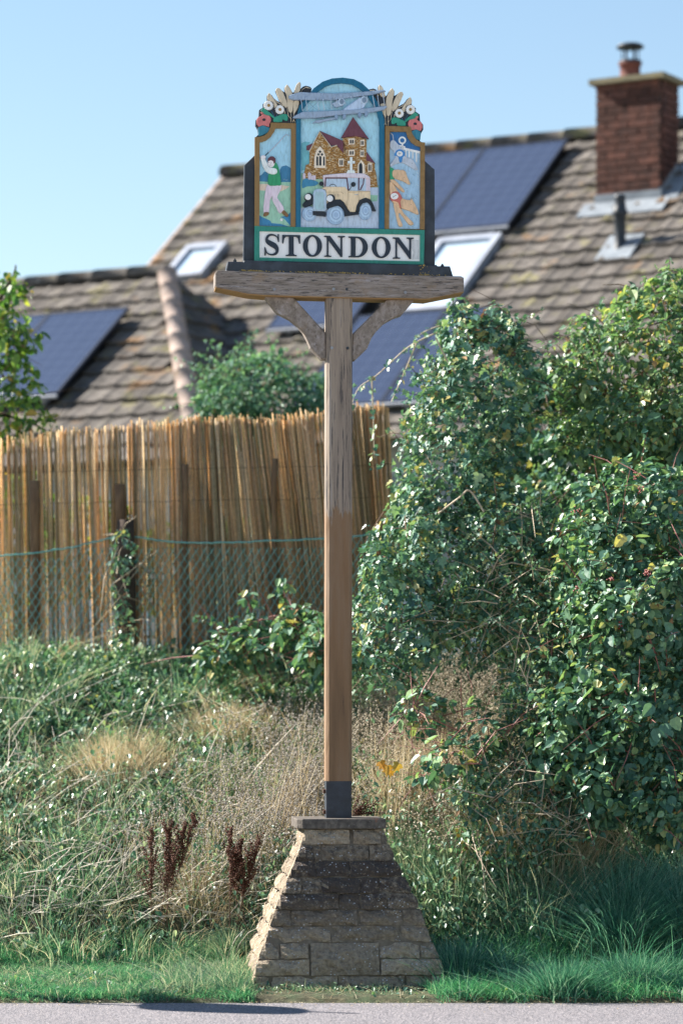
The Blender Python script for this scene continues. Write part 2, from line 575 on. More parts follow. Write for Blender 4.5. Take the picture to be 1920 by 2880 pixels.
# ridge and hip cappings
def capping(a, b_, n, rp, r=.085, mat=m_tile):
    for i in range(n):
        p, q = a.lerp(b_, i / n), a.lerp(b_, (i + 1) / n)
        t = (q - p).normalized()
        side = t.cross(UP).normalized(); up = side.cross(t)
        m1 = MB(); vs2 = []
        rr = r * random.uniform(.95, 1.06)
        for e_, pt in ((1.08, p), (.98, q + t * .01)):
            for k_ in range(7):
                an = math.pi * (k_ / 6 * 1.2 - .1)
                vs2.append(pt + side * (math.cos(an) * rr * e_) + up * (math.sin(an) * rr * e_ * .8))
        m1.add(vs2, [(k_, k_ + 1, 8 + k_, 7 + k_) for k_ in range(6)] + [tuple(range(7))])
        m1.build('ridge_tile', mat, rp, True)
capping(rf(R0, -.03, 0, .02), rf(R0, 9.2, 0, .02), 21, main_roof, .12)
capping(rf(W0, -4.5, 0, .02), W0 + UP * .03, 10, wing_roof, .10)
capping(W0 + UP * .02, hip(WE, .02), 10, wing_roof, .10, m_ridge)
# verge strip, gutter, fascia
mb = MB(); mb.tube([rf(R0, -.03, 0, .0), rf(R0, -.03, EV, .0)], .035, 6); mb.build('verge', m_ridge, main_roof)
mb = MB()
g0, g1 = rf(R0, 0, EV + .04, -.03), rf(R0, UR, EV + .04, -.03)
mb.tube([g0, g1], .055, 8); mb.build('gutter', m_gutter, main_roof)
mb = MB(); mb.tube([rf(W0, -6, WE + .04, -.03), hip(WE + .04, -.03)], .055, 8); mb.build('gutter', m_gutter, wing_roof)

def rbox(m1, O, u0, u1, t0, t1, h0, h1):
    vs2 = [rf(O, u, t, h) for u in (u0, u1) for t in (t0, t1) for h in (h0, h1)]
    m1.add(vs2, [(0, 1, 3, 2), (4, 6, 7, 5), (0, 4, 5, 1), (2, 3, 7, 6), (0, 2, 6, 4), (1, 5, 7, 3)])
    return m1
# skylights (parts of the house)
def skylight(u0, u1, t0, t1, name):
    e = .075
    m1 = MB()
    rbox(m1, R0, u0, u0 + e, t0, t1, 0, .11); rbox(m1, R0, u1 - e, u1, t0, t1, 0, .11)
    rbox(m1, R0, u0 + e, u1 - e, t0, t0 + e, 0, .115); rbox(m1, R0, u0 + e, u1 - e, t1 - e * .9, t1, 0, .105)
    w = m1.build('skylight', m_frame, house)
    m1 = MB(); rbox(m1, R0, u0 + e, u1 - e, t0 + e, t1 - e * .9, .03, .075); m1.build('pane', m_glass, w)
skylight(3.72, 4.46, 1.66, 2.78, 'a')
skylight(.40, .92, 1.38, 1.90, 'b')

# chimney
ch = MB()
CU0, CU1, CT0, CT1 = 5.30, 6.02, .80, 1.24
Zb, Zt = 6.2, 8.06
def cfr(u, t, z):
    return hp(R0, u, t, z)
i_ = .012
vs_ = [cfr(u, t, z) for u in (CU0 + i_, CU1 - i_) for t in (CT0 + i_, CT1 - i_) for z in (Zb, Zt)]
ch.add(vs_, [(0, 1, 3, 2), (4, 6, 7, 5), (0, 4, 5, 1), (2, 3, 7, 6), (0, 2, 6, 4), (1, 5, 7, 3)])
chim = ch.build('chimney', m_mort, house)
def unit_box(name, lx, ly, lz, mat, bev=.004):
    bm = bmesh.new()
    bmesh.ops.create_cube(bm, size=1)
    bmesh.ops.scale(bm, vec=(lx, ly, lz), verts=bm.verts)
    me = bpy.data.meshes.new(name); bm.to_mesh(me); bm.free(); me.materials.append(mat)
    return me
bl, bh = .228, .0675
bricks = {}
def brick(L, dirn, c):
    key = round(L, 3)
    if key not in bricks:
        bricks[key] = unit_box('brick', L, .04, bh, m_brick)
    o = link('brick', bricks[key], chim)
    ang = math.atan2(dirn.y, dirn.x)
    o.matrix_local = Matrix.Translation(c - wpos(chim)) @ Matrix.Rotation(ang + random.uniform(-.004, .004), 4, 'Z')
nc = int((Zt - 6.72) / .078)
for r in range(nc + 1):
    z = Zt - .04 - r * .078
    def course(a, b_, horiz, fixed, n_out):
        ln = b_ - a
        x = a + (0 if r % 2 == 0 else 0)
        cuts = []
        first = bl if r % 2 == 0 else bl / 2
        while x < b_ - .02:
            L = min(first if not cuts else bl, b_ - x)
            cuts.append((x, L)); x += L + .0105
        for (x0, L) in cuts:
            if horiz:
                brick(round(L, 2), U, cfr(x0 + L / 2, fixed, z) + VV * random.uniform(-.002, .003))
            else:
                brick(round(L, 2), VV, cfr(fixed, x0 + L / 2, z) + U * random.uniform(-.002, .003))
    course(CU0, CU1, True, CT1 - .014, 1)
    course(CT0, CT1 - .045, False, CU1 - .014, 1)
mb = MB()
vs_ = [cfr(u, t, z) for u in (CU0 - .06, CU1 + .06) for t in (CT0 - .06, CT1 + .06) for z in (Zt, Zt + .055)]
mb.add(vs_, [(0, 1, 3, 2), (4, 6, 7, 5), (0, 4, 5, 1), (2, 3, 7, 6), (0, 2, 6, 4), (1, 5, 7, 3)])
mb.build('cap', m_capstone, chim)
pc = cfr((CU0 + CU1) / 2 - .08, (CT0 + CT1) / 2, Zt + .05)
mb = MB(); mb.lathe([(.13, 0), (.12, .02), (.105, .05), (.105, .16), (.12, .165), (.12, .19)], pc, 18); mb.build('pot', m_pot, chim, True)
mb = MB(); mb.lathe([(.12, .19), (.125, .20), (.11, .215), (.0, .216)], pc, 18)
for q in range(6):
    an = q * math.pi / 3
    mb.tube([pc + Vector((math.cos(an) * .085, math.sin(an) * .085, .2)), pc + Vector((math.cos(an) * .085, math.sin(an) * .085, .36))], .008, 5)
mb.lathe([(.0, .35), (.14, .345), (.145, .36), (.11, .385), (.0, .395)], pc, 18)
mb.build('cowl', m_vent, chim, True)
mb = MB()
for (u0, u1, t0, t1, z0, z1) in ((CU0 - .015, CU1 + .015, CT1 - .02, CT1 + .015, 6.5, 6.93),):
    vs_ = [cfr(u, t, z) for u in (u0, u1) for t in (t0, t1) for z in (z0, z1)]
    mb.add(vs_, [(0, 1, 3, 2), (4, 6, 7, 5), (0, 4, 5, 1), (2, 3, 7, 6), (0, 2, 6, 4), (1, 5, 7, 3)])
rbox(mb, R0, CU0 - .12, CU1 + .12, CT1 + .0, CT1 + .20, .02, .052)
for k_ in range(6):
    t = CT1 - .07 * k_
    zz = rf(R0, CU1, t).z
    vs_ = [cfr(u, tt, z) for u in (CU1 - .01, CU1 + .012) for tt in (t - .08, t) for z in (zz - .1, zz + .16)]
    mb.add(vs_, [(0, 1, 3, 2), (4, 6, 7, 5), (0, 4, 5, 1), (2, 3, 7, 6), (0, 2, 6, 4), (1, 5, 7, 3)])
rbox(mb, R0, CU1 + .01, CU1 + .2, CT0 - .1, CT1 + .02, .02, .048)
mb.build('flashing', m_lead, chim)
# soil vent pipe
vb = rf(R0, 5.92, 1.98, 0)
mb = MB(); mb.lathe([(.085, -.1), (.075, .02), (.058, .05), (.058, .34), (.078, .36), (.078, .40), (.062, .43), (.055, .52), (.062, .53), (.055, .56), (0, .57)], vb, 16)
vp = mb.build('vent_pipe', m_vent, house, True)
mb = MB(); rbox(mb, R0, 5.74, 6.12, 1.80, 2.16, .035, .055); mb.build('flashing', m_lead, vp)

# solar panels: things that rest on the roof
def solar(O, u0, u1, t0, t1, h, label, cat='solar panel', group='solar panels on the bungalow roofs'):
    base = rf(O, (u0 + u1) / 2, t1, 0)
    e = empty('solar_panel', base, label, cat, group)
    m1 = MB(); b_ = .022; tb = .018
    rbox(m1, O, u0, u0 + b_, t0, t1, h, h + .042); rbox(m1, O, u1 - b_, u1, t0, t1, h, h + .042)
    rbox(m1, O, u0 + b_, u1 - b_, t0, t0 + tb, h, h + .042); rbox(m1, O, u0 + b_, u1 - b_, t1 - tb, t1, h, h + .042)
    m1.build('frame', m_pframe, e)
    m1 = MB(); rbox(m1, O, u0, u1, t1 + .002, t1 + .022, h, h + .03); m1.build('lit_edge', m_frame, e)  # pale strip added as the lit look of the frame's lower edge
    L, W = (t1 - t0 - 2 * tb) / CP, (u1 - u0 - 2 * b_)
    me = bpy.data.meshes.new('cell_sheet')
    me.from_pydata([(x, y, z) for x in (0, W) for y in (0, L) for z in (-.02, 0)], [], [(0, 1, 3, 2), (4, 6, 7, 5), (0, 4, 5, 1), (2, 3, 7, 6), (0, 2, 6, 4), (1, 5, 7, 3)])
    o = link('cell_sheet', me, e, m_cell)
    o.matrix_local = Matrix.Translation(rf(O, u0 + b_, t0 + tb, h + .036) - base) @ TM.to_4x4()
    for uu in (u0 + .2, u1 - .25):
        m1 = MB(); rbox(m1, O, uu, uu + .04, t0 + .02, t1 - .02, .03, h); m1.build('rail', m_frame, e)
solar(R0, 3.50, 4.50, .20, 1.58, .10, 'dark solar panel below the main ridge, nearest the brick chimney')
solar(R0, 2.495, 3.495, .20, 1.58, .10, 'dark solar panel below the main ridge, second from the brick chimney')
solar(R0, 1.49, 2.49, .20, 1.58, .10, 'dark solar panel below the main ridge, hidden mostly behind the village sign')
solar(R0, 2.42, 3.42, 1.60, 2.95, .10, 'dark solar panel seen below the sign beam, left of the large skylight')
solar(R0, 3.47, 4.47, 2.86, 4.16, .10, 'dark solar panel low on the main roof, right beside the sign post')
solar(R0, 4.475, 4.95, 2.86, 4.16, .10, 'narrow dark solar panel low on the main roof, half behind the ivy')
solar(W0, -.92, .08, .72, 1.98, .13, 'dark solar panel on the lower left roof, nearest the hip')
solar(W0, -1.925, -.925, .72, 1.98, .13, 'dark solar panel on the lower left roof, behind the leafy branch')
# ---------------------------------------------------------------- village sign
def zz(ox, oy, sc_):
    return lambda x, y: ((ox + x / sc_ - 960) * S, EYE + (HZ - (oy + y / sc_)) * S)
zA = zz(660, 200, 2.61333)
zB = zz(580, 700, 2.06316)
zG = zz(700, 330, 7.125)
zP = zz(820, 210, 5.8074)
zC = zz(830, 400, 6.272)
zD = zz(1060, 220, 5.3444)
zF = zz(700, 220, 8.7111)
def zFr(x, y):
    px, py = 700 + x / 8.7111, 220 + y / 8.7111
    return ((2 * 953.7 - px - 960) * S, EYE + (HZ - py - 4.5) * S)
def pp(f, pts, sm=0):
    q = [f(*p) for p in pts]
    return cr(q, sm) if sm else q

POSTX = (950 - 960) * S
SG = empty('village_sign', (POSTX, 0, .05), 'carved village sign reading STONDON on a wooden post and tapered stone plinth', 'village sign')

m_board = paint('black sign paint', '#252c38', .1)
m_iron = M('black painted iron', [(.3, '#1d232c'), (.5, '#2a313c'), (.75, '#3f4957')], (9, 9, 9), .45, .2, over=[('#a99a6a', (22, 22, 22), .69, .73)])
pm = {}
def bright(h, k_=1.14):
    return '#' + ''.join('%02x' % min(242, int(int(h[i:i + 2], 16) * (k_ if int(h[i:i + 2], 16) > 70 else 1.0))) for i in (1, 3, 5))
def pt(h, amt=.15, chip=None):
    h = bright(h)
    if max(int(h[i:i + 2], 16) for i in (1, 3, 5)) > 70:
        h = '#' + ''.join('%02x' % int(int(h[i:i + 2], 16) * .88 + w_ * .12) for i, w_ in ((1, 190), (3, 196), (5, 204)))
    if h not in pm:
        pm[h] = paint('paint ' + h[1:], h, amt, chip)
    return pm[h]

# post: brown stain below, flaking weathered paint above
m_post, nt, b = new_mat('post timber')
gr = noise(nt, (26, 26, 1.1), 8, .65)
fine = noise(nt, (140, 140, 5), 5, .6)
up = ramp(nt, gr, [(.25, '#5f564f'), (.42, '#837569'), (.6, '#98897a'), (.75, '#8c8c92')])
flk = ramp(nt, noise(nt, (70, 70, 2.6), 10, .75, off=(2, 5, 1)), [(.53, (0, 0, 0)), (.58, (1, 1, 1))])
up = mixc(nt, flk, up, '#3d3a3c')
lo = ramp(nt, noise(nt, (9, 9, .8), 7, .6), [(.25, '#5f4830'), (.45, '#7c5f43'), (.6, '#826b55'), (.78, '#8e7d6c')])
lo = mixc(nt, ramp(nt, noise(nt, (70, 70, 1.6), 9, .75, off=(1, 1, 9)), [(.60, (0, 0, 0)), (.64, (1, 1, 1))]), lo, '#4b3a2d')
ge = nd(nt, 'ShaderNodeNewGeometry')
sx = nd(nt, 'ShaderNodeSeparateXYZ'); nt.links.new(ge.outputs['Position'], sx.inputs[0])
ad = nd(nt, 'ShaderNodeMath', operation='MULTIPLY_ADD'); ad.inputs[1].default_value = .6; nt.links.new(noise(nt, (22, 22, 4), 4), ad.inputs[0]); nt.links.new(sx.outputs[2], ad.inputs[2])
zmix = ramp(nt, ad.outputs[0], [(0, (0, 0, 0)), (1, (1, 1, 1))])
mr = nd(nt, 'ShaderNodeMapRange'); nt.links.new(ad.outputs[0], mr.inputs[0])
ZSPL = EYE + (HZ - 1445) * S
mr.inputs[1].default_value = ZSPL + .29; mr.inputs[2].default_value = ZSPL + .315
cc = mixc(nt, mr.outputs[0], lo, up)
nt.links.new(cc, b.inputs['Base Color']); b.inputs['Roughness'].default_value = .75
bump(nt, b, gr, .6, .008)

def woodmat(name, scale, dk='#3f3b3b'):
    m, nt, b = new_mat(name)
    gr = noise(nt, scale, 8, .65)
    c = ramp(nt, gr, [(.25, '#5a524c'), (.45, '#7f746b'), (.6, '#938984'), (.75, '#a3a3ab')])
    s2 = tuple(x * 1.9 for x in scale)
    c = mixc(nt, ramp(nt, noise(nt, s2, 9, .72, off=(4, 2, 1)), [(.54, (0, 0, 0)), (.6, (1, 1, 1))]), c, dk)
    c = mixc(nt, ramp(nt, noise(nt, (6, 6, 6), 6, .7, off=(7, 2, 1)), [(.55, (0, 0, 0)), (.7, (.8, .8, .8))]), c, '#8b7256')
    nt.links.new(c, b.inputs['Base Color']); b.inputs['Roughness'].default_value = .8
    bump(nt, b, gr, .7, .008)
    return m
m_beam = woodmat('weathered beam timber', (2.2, 75, 75))
m_brace = woodmat('weathered brace timber', (30, 30, 22), '#6a6058')
m_lower = M('tan stained timber edge', [(.3, '#8b6a43'), (.7, '#a8865a')], (3, 30, 30), .7)

pw = .0765
x0, x1, zb, zt = POSTX - pw, POSTX + pw, EYE + (HZ - 2196) * S, EYE + (HZ - 842) * S
c_ = .017
oct_ = [(x0 + c_, -pw), (x1 - c_, -pw), (x1, -pw + c_), (x1, pw - c_), (x1 - c_, pw), (x0 + c_, pw), (x0, pw - c_), (x0, -pw + c_)]
def column(poly, z0, z1, nz):
    m1 = MB(); n = len(poly)
    for k_ in range(nz + 1):
        z = z0 + (z1 - z0) * k_ / nz
        for (x, y) in poly:
            m1.v.append((x + random.uniform(-.0008, .0008) + .003 * (z - 1) / 3, y + random.uniform(-.0008, .0008), z))
    for k_ in range(nz):
        for i in range(n):
            j = (i + 1) % n
            m1.f.append((k_ * n + i, k_ * n + j, (k_ + 1) * n + j, (k_ + 1) * n + i))
    m1.f += [tuple(range(n))[::-1], tuple(range(nz * n, nz * n + n))]
    m1.mi = [0] * len(m1.f)
    return m1
post = column(oct_, zb, zt, 40).build('post', m_post, SG)
zs0 = EYE + (HZ - 2302) * S
s_ = .003
shoe = MB(); shoe.box(x0 + s_, x1 - s_, -pw + s_, pw - s_, zs0, zb); shoe = shoe.build('post_shoe', m_iron, SG)
m_bolt = M('rusty bolt', [(.3, '#4a332a'), (.7, '#6a4a3a')], (9, 9, 9), .6)
for z in (zb - .06, zs0 + .04):
    mb = MB(); mb.tube([(x0 + s_, -.02, z), (x0 - .012, -.02, z)], .013, 8); mb.build('bolt', m_bolt, shoe)

# beam with shaped ends
bp = [(58, 148), (400, 152), (800, 157), (1200, 162), (1470, 163), (1486, 172), (1487, 252), (1400, 272), (1270, 296), (1195, 294), (840, 293), (500, 288), (330, 285), (235, 278), (60, 246), (47, 232), (47, 160)]
mb = MB(); mb.prism(pp(zB, bp), -.098, .098, .006); beam = mb.build('beam', m_beam, SG)
lo_ = [(50, 238), (235, 275), (330, 282), (840, 290), (1195, 291), (1270, 293), (1485, 249), (1485, 256), (1270, 301), (1195, 298), (840, 297), (330, 290), (235, 283), (50, 247)]
mb = MB(); mb.prism(pp(zB, lo_), -.088, .09); mb.build('lower_edge', m_lower, beam)
m_stud = M('grey coach bolt', [(.3, '#777a80'), (.7, '#95989e')], (30, 30, 30), .5, .2)
for (x, y) in ((388, 253), (730, 247), (1146, 261)):
    X_, Z_ = zB(x, y); mb = MB(); mb.tube([(X_, -.097, Z_), (X_, -.104, Z_)], [.0098, .008], 10); mb.build('bolt', m_stud, beam)
X_, Z_ = zB(806, 246); mb = MB(); mb.tube([(X_, -.097, Z_), (X_, -.0995, Z_)], .008, 10); mb.build('bolt_hole', m_vent, beam)
for (x, y, m_) in ((722, 584, m_stud), (813, 584, m_vent)):
    X_, Z_ = zB(x, y); mb = MB(); mb.tube([(X_, -pw + .002, Z_), (X_, -pw - .006, Z_)], [.0095, .008], 10); mb.build('bolt', m_, post)
brL = [(335, 286), (500, 288), (690, 495), (692, 645), (664, 645), (600, 580), (585, 540), (560, 492), (530, 455), (480, 415), (405, 378)]
brR = [(1200, 294), (1195, 310), (1130, 385), (1085, 400), (1030, 432), (985, 478), (955, 520), (930, 580), (860, 648), (841, 648), (841, 500), (1050, 293)]
for q in (brL, brR):
    mb = MB(); mb.prism(pp(zB, q), -.046, .046, .008); mb.build('brace', m_brace, SG)

# iron cradle
pl = [(120, 92), (210, 92), (215, 84), (1330, 96), (1335, 103), (1408, 103), (1426, 160), (1426, 164), (108, 149), (110, 144)]
mb = MB(); mb.prism(pp(zB, pl), -.075, .075, .006); cradle = mb.build('iron_cradle', m_iron, SG)
for q in ([(70, 705), (145, 630), (147, 1436), (62, 1430)], [(1393, 648), (1470, 715), (1472, 1450), (1393, 1446)]):
    mb = MB(); mb.prism(pp(zA, q), -.012, .03, .002); mb.build('side_plate', m_iron, cradle)
for (x, y) in ((165, 84), (1370, 98)):
    X_, Z_ = zB(x, y); mb = MB(); mb.tube([(X_, -.02, Z_ - .01), (X_, -.02, Z_ + .008)], .011, 6); mb.tube([(X_, -.02, Z_ + .007), (X_, -.02, Z_ + .016)], .006, 6); mb.build('bolt', m_iron, cradle)
# lichen on the cradle ledge
m_lich = M('yellow lichen', [(.3, '#8a7440'), (.7, '#b09a66')], (60, 60, 60), .95)
mb = MB()
for i in range(260):
    x = random.choice([random.gauss(640, 70), random.gauss(270, 30), random.gauss(1255, 22), random.uniform(150, 1400), random.gauss(800, 60)])
    if not 112 < x < 1422:
        continue
    y = 145 + (x - 110) * .0115 + random.uniform(-5, 4)
    if abs(x - 1255) < 40 and random.random() < .5:
        y -= random.uniform(0, 60)
    X_, Z_ = zB(x, y); r = random.uniform(.0015, .0065)
    yy = -.079 - random.uniform(0, .01)
    mb.add([(X_ + r * math.cos(a), yy, Z_ + r * .7 * math.sin(a)) for a in (0, 1.1, 2.2, 3.2, 4.3, 5.4)] + [(X_, yy - r * .6, Z_)] , [(i_, (i_ + 1) % 6, 6) for i_ in range(6)])
tag(mb.build('lichen', m_lich, cradle), kind='stuff')

# board core
core = [(146, 1412), (146, 505), (255, 400), (445, 395), (447, 360), (470, 270), (575, 140), (640, 90), (710, 67), (790, 60), (870, 69), (930, 97), (985, 147), (1070, 270), (1093, 360), (1095, 405), (1285, 415), (1300, 470), (1388, 525), (1386, 1422)]
mb = MB(); mb.prism(pp(zA, core), -.018, .024); board = mb.build('board', m_board, SG)

def prel(name, f, pts, colr, y0, y1, parent, sm=0, bev=0.0):
    mb = MB(); mb.prism(pp(f, pts, sm), -y0, -y1, bev)
    return mb.build(name, pt(colr), parent)
def ell(cx, cy, rx_, ry_=None, n=20):
    ry_ = ry_ or rx_
    return [(cx + rx_ * math.cos(2 * math.pi * i / n), cy + ry_ * math.sin(2 * math.pi * i / n)) for i in range(n)]
def ptube(name, f, pts, r, colr, y, parent, n=5):
    mb = MB(); mb.tube([(f(*p)[0], -y, f(*p)[1]) for p in pts], r, n)
    return mb.build(name, pt(colr), parent, True)

# name board
nb = MB()
o4 = pp(zA, [(142, 1155), (1392, 1168), (1386, 1426), (140, 1414)]); i4 = pp(zA, [(178, 1192), (1358, 1203), (1358, 1398), (178, 1385)])
nb.ring(o4, i4, -.042, -.018); name_board = nb.build('name_board', paint('green border paint', '#2a8576', .12, '#1d4f48'), SG)
mb = MB(); mb.prism(i4, -.030, -.018); mb.build('white_field', paint('white field paint', '#f0f0f2', .03, None), name_board)
def letter(x0_, x1_, y0_, y1_, polys, rings=()):
    f = lambda x, y: zA(x0_ + x * (x1_ - x0_), y0_ + y * (y1_ - y0_))
    mb = MB()
    for q in polys:
        mb.prism(pp(f, q), -.0405, -.030, 0)
    for (oo, in_, cl) in rings:
        mb.ring(pp(f, oo), pp(f, in_), -.0405, -.030, cl)
    return mb.build('letter', pt('#1c2a3a', .08), name_board)
Tq = [(0, 0), (1, 0), (1, .40), (.94, .40), (.88, .16), (.78, .075), (.635, .07), (.635, .89), (.70, .945), (.80, .95), (.80, 1), (.20, 1), (.20, .95), (.30, .945), (.365, .89), (.365, .07), (.22, .075), (.12, .16), (.06, .40), (0, .40)]
Nq = [(0, 0), (.285, 0), (.79, .66), (.79, .10), (.74, .06), (.66, .05), (.66, 0), (1, 0), (1, .05), (.92, .06), (.875, .10), (.875, 1), (.80, 1), (.205, .21), (.205, .89), (.25, .945), (.345, .95), (.345, 1), (0, 1), (0, .95), (.08, .945), (.125, .89), (.125, .1), (.09, .06), (0, .05)]
Ooo = ell(.5, .5, .5, .5, 32); Oii = ell(.5, .5, .245, .43, 32)
Dst = [(0, 0), (.36, 0), (.36, 1), (0, 1), (0, .95), (.08, .94), (.12, .9), (.12, .1), (.08, .06), (0, .05)]
ang = [(-90 + 180 * i / 16) * math.pi / 180 for i in range(17)]
Dof = [(.36, 0), (.44, 0)] + [(.46 + .54 * math.cos(a), .5 + .5 * math.sin(a)) for a in ang] + [(.44, 1), (.36, 1)]
Din = [(.36, .065), (.40, .065)] + [(.42 + .32 * math.cos(a), .5 + .435 * math.sin(a)) for a in ang] + [(.40, .935), (.36, .935)]
sp = cr([(.90, .27), (.80, .11), (.56, .035), (.30, .06), (.155, .20), (.19, .34), (.42, .45), (.68, .55), (.83, .69), (.80, .86), (.60, .955), (.36, .955), (.16, .87), (.07, .70)], 4, False)
wk = [.04, .05, .075, .11, .17, .21, .25, .26, .22, .16, .085, .06, .05, .04]
So, Si = [], []
for i, p in enumerate(sp):
    w = np.interp(i / (len(sp) - 1) * 13, range(14), wk) / 2
    a, b_ = Vector(sp[max(i - 1, 0)]), Vector(sp[min(i + 1, len(sp) - 1)])
    t = (b_ - a).normalized(); n_ = Vector((-t.y, t.x))
    So.append(tuple(Vector(p) + n_ * w)); Si.append(tuple(Vector(p) - n_ * w))
letter(215, 326, 1212, 1368, [[(.88, .0), (.96, .0), (.96, .36), (.90, .36), (.86, .22)], [(.0, .62), (.06, .62), (.12, .78), (.09, 1.0), (.0, 1.0)]], [(So, Si, False)])
letter(345, 477, 1217, 1371, [Tq])
letter(497, 637, 1214, 1374, [], [(Ooo, Oii, True)])
letter(653, 805, 1219, 1373, [Nq])
letter(832, 974, 1222, 1374, [Dst], [(Dof, Din, False)])
letter(1003, 1142, 1220, 1377, [], [(Ooo, Oii, True)])
letter(1158, 1312, 1224, 1380, [Nq])
prel('chipped_paint', zA, [(1296, 1236), (1350, 1240), (1352, 1380), (1300, 1384), (1312, 1330), (1296, 1300)], '#b9bbbd', .0312, .030, name_board)
ptube('paint_chip', zA, [(921, 1312), (922, 1328)], .002, '#c8cbd2', .0405, name_board)

# left panel: golfer
m_gold = paint('gold border paint', '#8a6c41', .10, '#5a4830')
go = [(108, 445), (205, 440), (300, 410), (380, 335), (420, 230), (430, 150), (932, 155), (922, 2228), (102, 2222)]
gi = [(207, 545), (255, 538), (340, 505), (430, 430), (495, 330), (525, 262), (832, 262), (825, 2225), (200, 2212)]
mb = MB(); mb.ring(pp(zG, go), pp(zG, gi), -.036, -.018); LP = mb.build('golf_panel', m_gold, SG)
B0 = .0215
prel('painted_sky', zG, gi, '#8fbfe2', B0, .018, LP)
prel('painted_tree', zG, [(612, 1080), (650, 1015), (740, 992), (790, 1022), (829, 1045), (829, 1345), (612, 1345)], '#2a678f', B0 + .0012, .02, LP)
prel('painted_tree', zG, [(204, 1212), (255, 1180), (300, 1128), (355, 1135), (390, 1200), (390, 1335), (204, 1335)], '#2a678f', B0 + .0012, .02, LP)
prel('painted_grass', zG, [(203, 1318), (400, 1330), (829, 1325), (825, 2222), (201, 2210)], '#86b49c', B0 + .002, .02, LP)
prel('painted_bunker', zG, [(203, 1378), (300, 1368), (640, 1388), (808, 1412), (740, 1462), (640, 1510), (340, 1505), (203, 1500)], '#c9b6a2', B0 + .003, .02, LP)
prel('painted_water', zG, [(203, 1995), (260, 2035), (420, 2105), (440, 2150), (640, 2168), (800, 2220), (201, 2210)], '#2a6f9c', B0 + .003, .02, LP)
prel('painted_water', zG, [(827, 1925), (760, 2000), (630, 2022), (700, 2060), (760, 2130), (826, 2200)], '#2a6f9c', B0 + .003, .02, LP)
prel('trouser_leg', zG, [(368, 1385), (530, 1395), (480, 1560), (412, 1700), (390, 1945), (285, 1940), (300, 1680), (325, 1500)], '#c4b4c2', .033, .02, LP, 2, .003)
prel('trouser_leg', zG, [(440, 1410), (635, 1388), (612, 1520), (556, 1640), (640, 1760), (697, 1890), (600, 1957), (540, 1840), (462, 1700), (450, 1560)], '#cabcc8', .035, .02, LP, 2, .003)
prel('vest', zG, [(512, 935), (570, 1010), (600, 1120), (634, 1385), (560, 1407), (450, 1414), (374, 1378), (378, 1200), (430, 1100), (440, 1040)], '#1d7f50', .037, .02, LP, 2, .003)
prel('arm', zG, [(230, 850), (300, 860), (345, 940), (385, 1035), (440, 1050), (530, 1070), (556, 1112), (545, 1165), (480, 1187), (400, 1172), (320, 1112), (270, 1020), (240, 920)], '#cfd7e6', .041, .02, LP, 2, .003)
prel('hand', zG, ell(278, 845, 52, 40, 12), '#d9cfd2', .043, .02, LP, 0, .002)
prel('face', zG, ell(435, 962, 70, 82), '#dccfd0', .041, .02, LP, 0, .003)
prel('hair', zG, [(364, 930), (370, 868), (420, 828), (480, 830), (521, 870), (522, 935), (487, 978), (475, 925), (430, 905), (380, 920)], '#4c2531', .0435, .03, LP, 0, .002)
for q in ([(375, 952), (405, 945)], [(415, 962), (455, 960)], [(395, 1008), (430, 1005)]):
    ptube('facial_line', zG, q, .0006, '#6a4a50', .0415, LP, 4)
ptube('golf_club', zG, [(385, 745), (590, 540), (735, 372), (795, 405)], .0018, '#b3aab4', .028, LP)
ptube('club_grip', zG, [(318, 808), (385, 745)], .0026, '#20262e', .03, LP)
prel('shoe', zG, [(280, 1990), (310, 1940), (390, 1945), (386, 1985), (330, 2020), (285, 2017)], '#6c4a2b', .036, .02, LP, 2, .002)
prel('shoe', zG, [(645, 1935), (692, 1893), (777, 1985), (765, 2020), (735, 2022), (680, 1980)], '#6c4a2b', .036, .02, LP, 2, .002)
prel('golf_ball', zG, ell(643, 2082, 28), '#dfe3ea', .030, .02, LP, 0, .002)
for q in ([(690, 1265), (700, 1275), (712, 1262)], [(725, 1280), (745, 1290), (770, 1275)], [(645, 1285), (645, 1305)]):
    ptube('paint_mark', zG, q, .0008, '#cfe6f0', B0 + .0025, LP, 4)

# right panel: racing dogs
do = [(716, 962), (650, 955), (580, 915), (522, 830), (500, 728), (115, 722), (105, 2270), (712, 2270)]
di = [(647, 1030), (580, 1012), (510, 965), (455, 890), (430, 805), (185, 805), (175, 2265), (640, 2265)]
mb = MB(); mb.ring(pp(zD, do), pp(zD, di), -.036, -.018)
m_goldr = M('gold border paint with lichen', [(.3, '#7a5f39'), (.5, '#8a6c41'), (.75, '#967a50')], (40, 40, 30), .5, .2, over=[('#a89a72', (55, 55, 55), .66, .71)])
RP = mb.build('racing_panel', m_goldr, SG)
prel('painted_track', zD, di, '#8fb2cc', B0, .018, RP)
prel('painted_sky', zD, [(186, 806), (430, 806), (455, 890), (510, 965), (580, 1012), (646, 1031), (646, 1100), (380, 1040), (186, 985)], '#175590', B0 + .0012, .02, RP)
mb = MB(); mb.ring(pp(zD, ell(376, 930, 58)), pp(zD, ell(376, 930, 34)), -.026, -.02); mb.build('rail_ring', pt('#cfd8e4'), RP)
mb = MB()
for q in ([(366, 985), (390, 985), (390, 1060), (366, 1060)], [(330, 1000), (420, 1018), (420, 1040), (330, 1022)], [(380, 1032), (645, 1090), (645, 1125), (380, 1066)]):
    mb.prism(pp(zD, q), -.0265, -.02)
for x, l in ((430, 120), (480, 120), (535, 120), (590, 160)):
    y_ = 1045 + (x - 380) * .22
    mb.prism(pp(zD, [(x - 9, y_), (x + 9, y_), (x + 9, y_ + l), (x - 9, y_ + l)]), -.0262, -.02)
mb.build('rail', pt('#d4dde8'), RP)
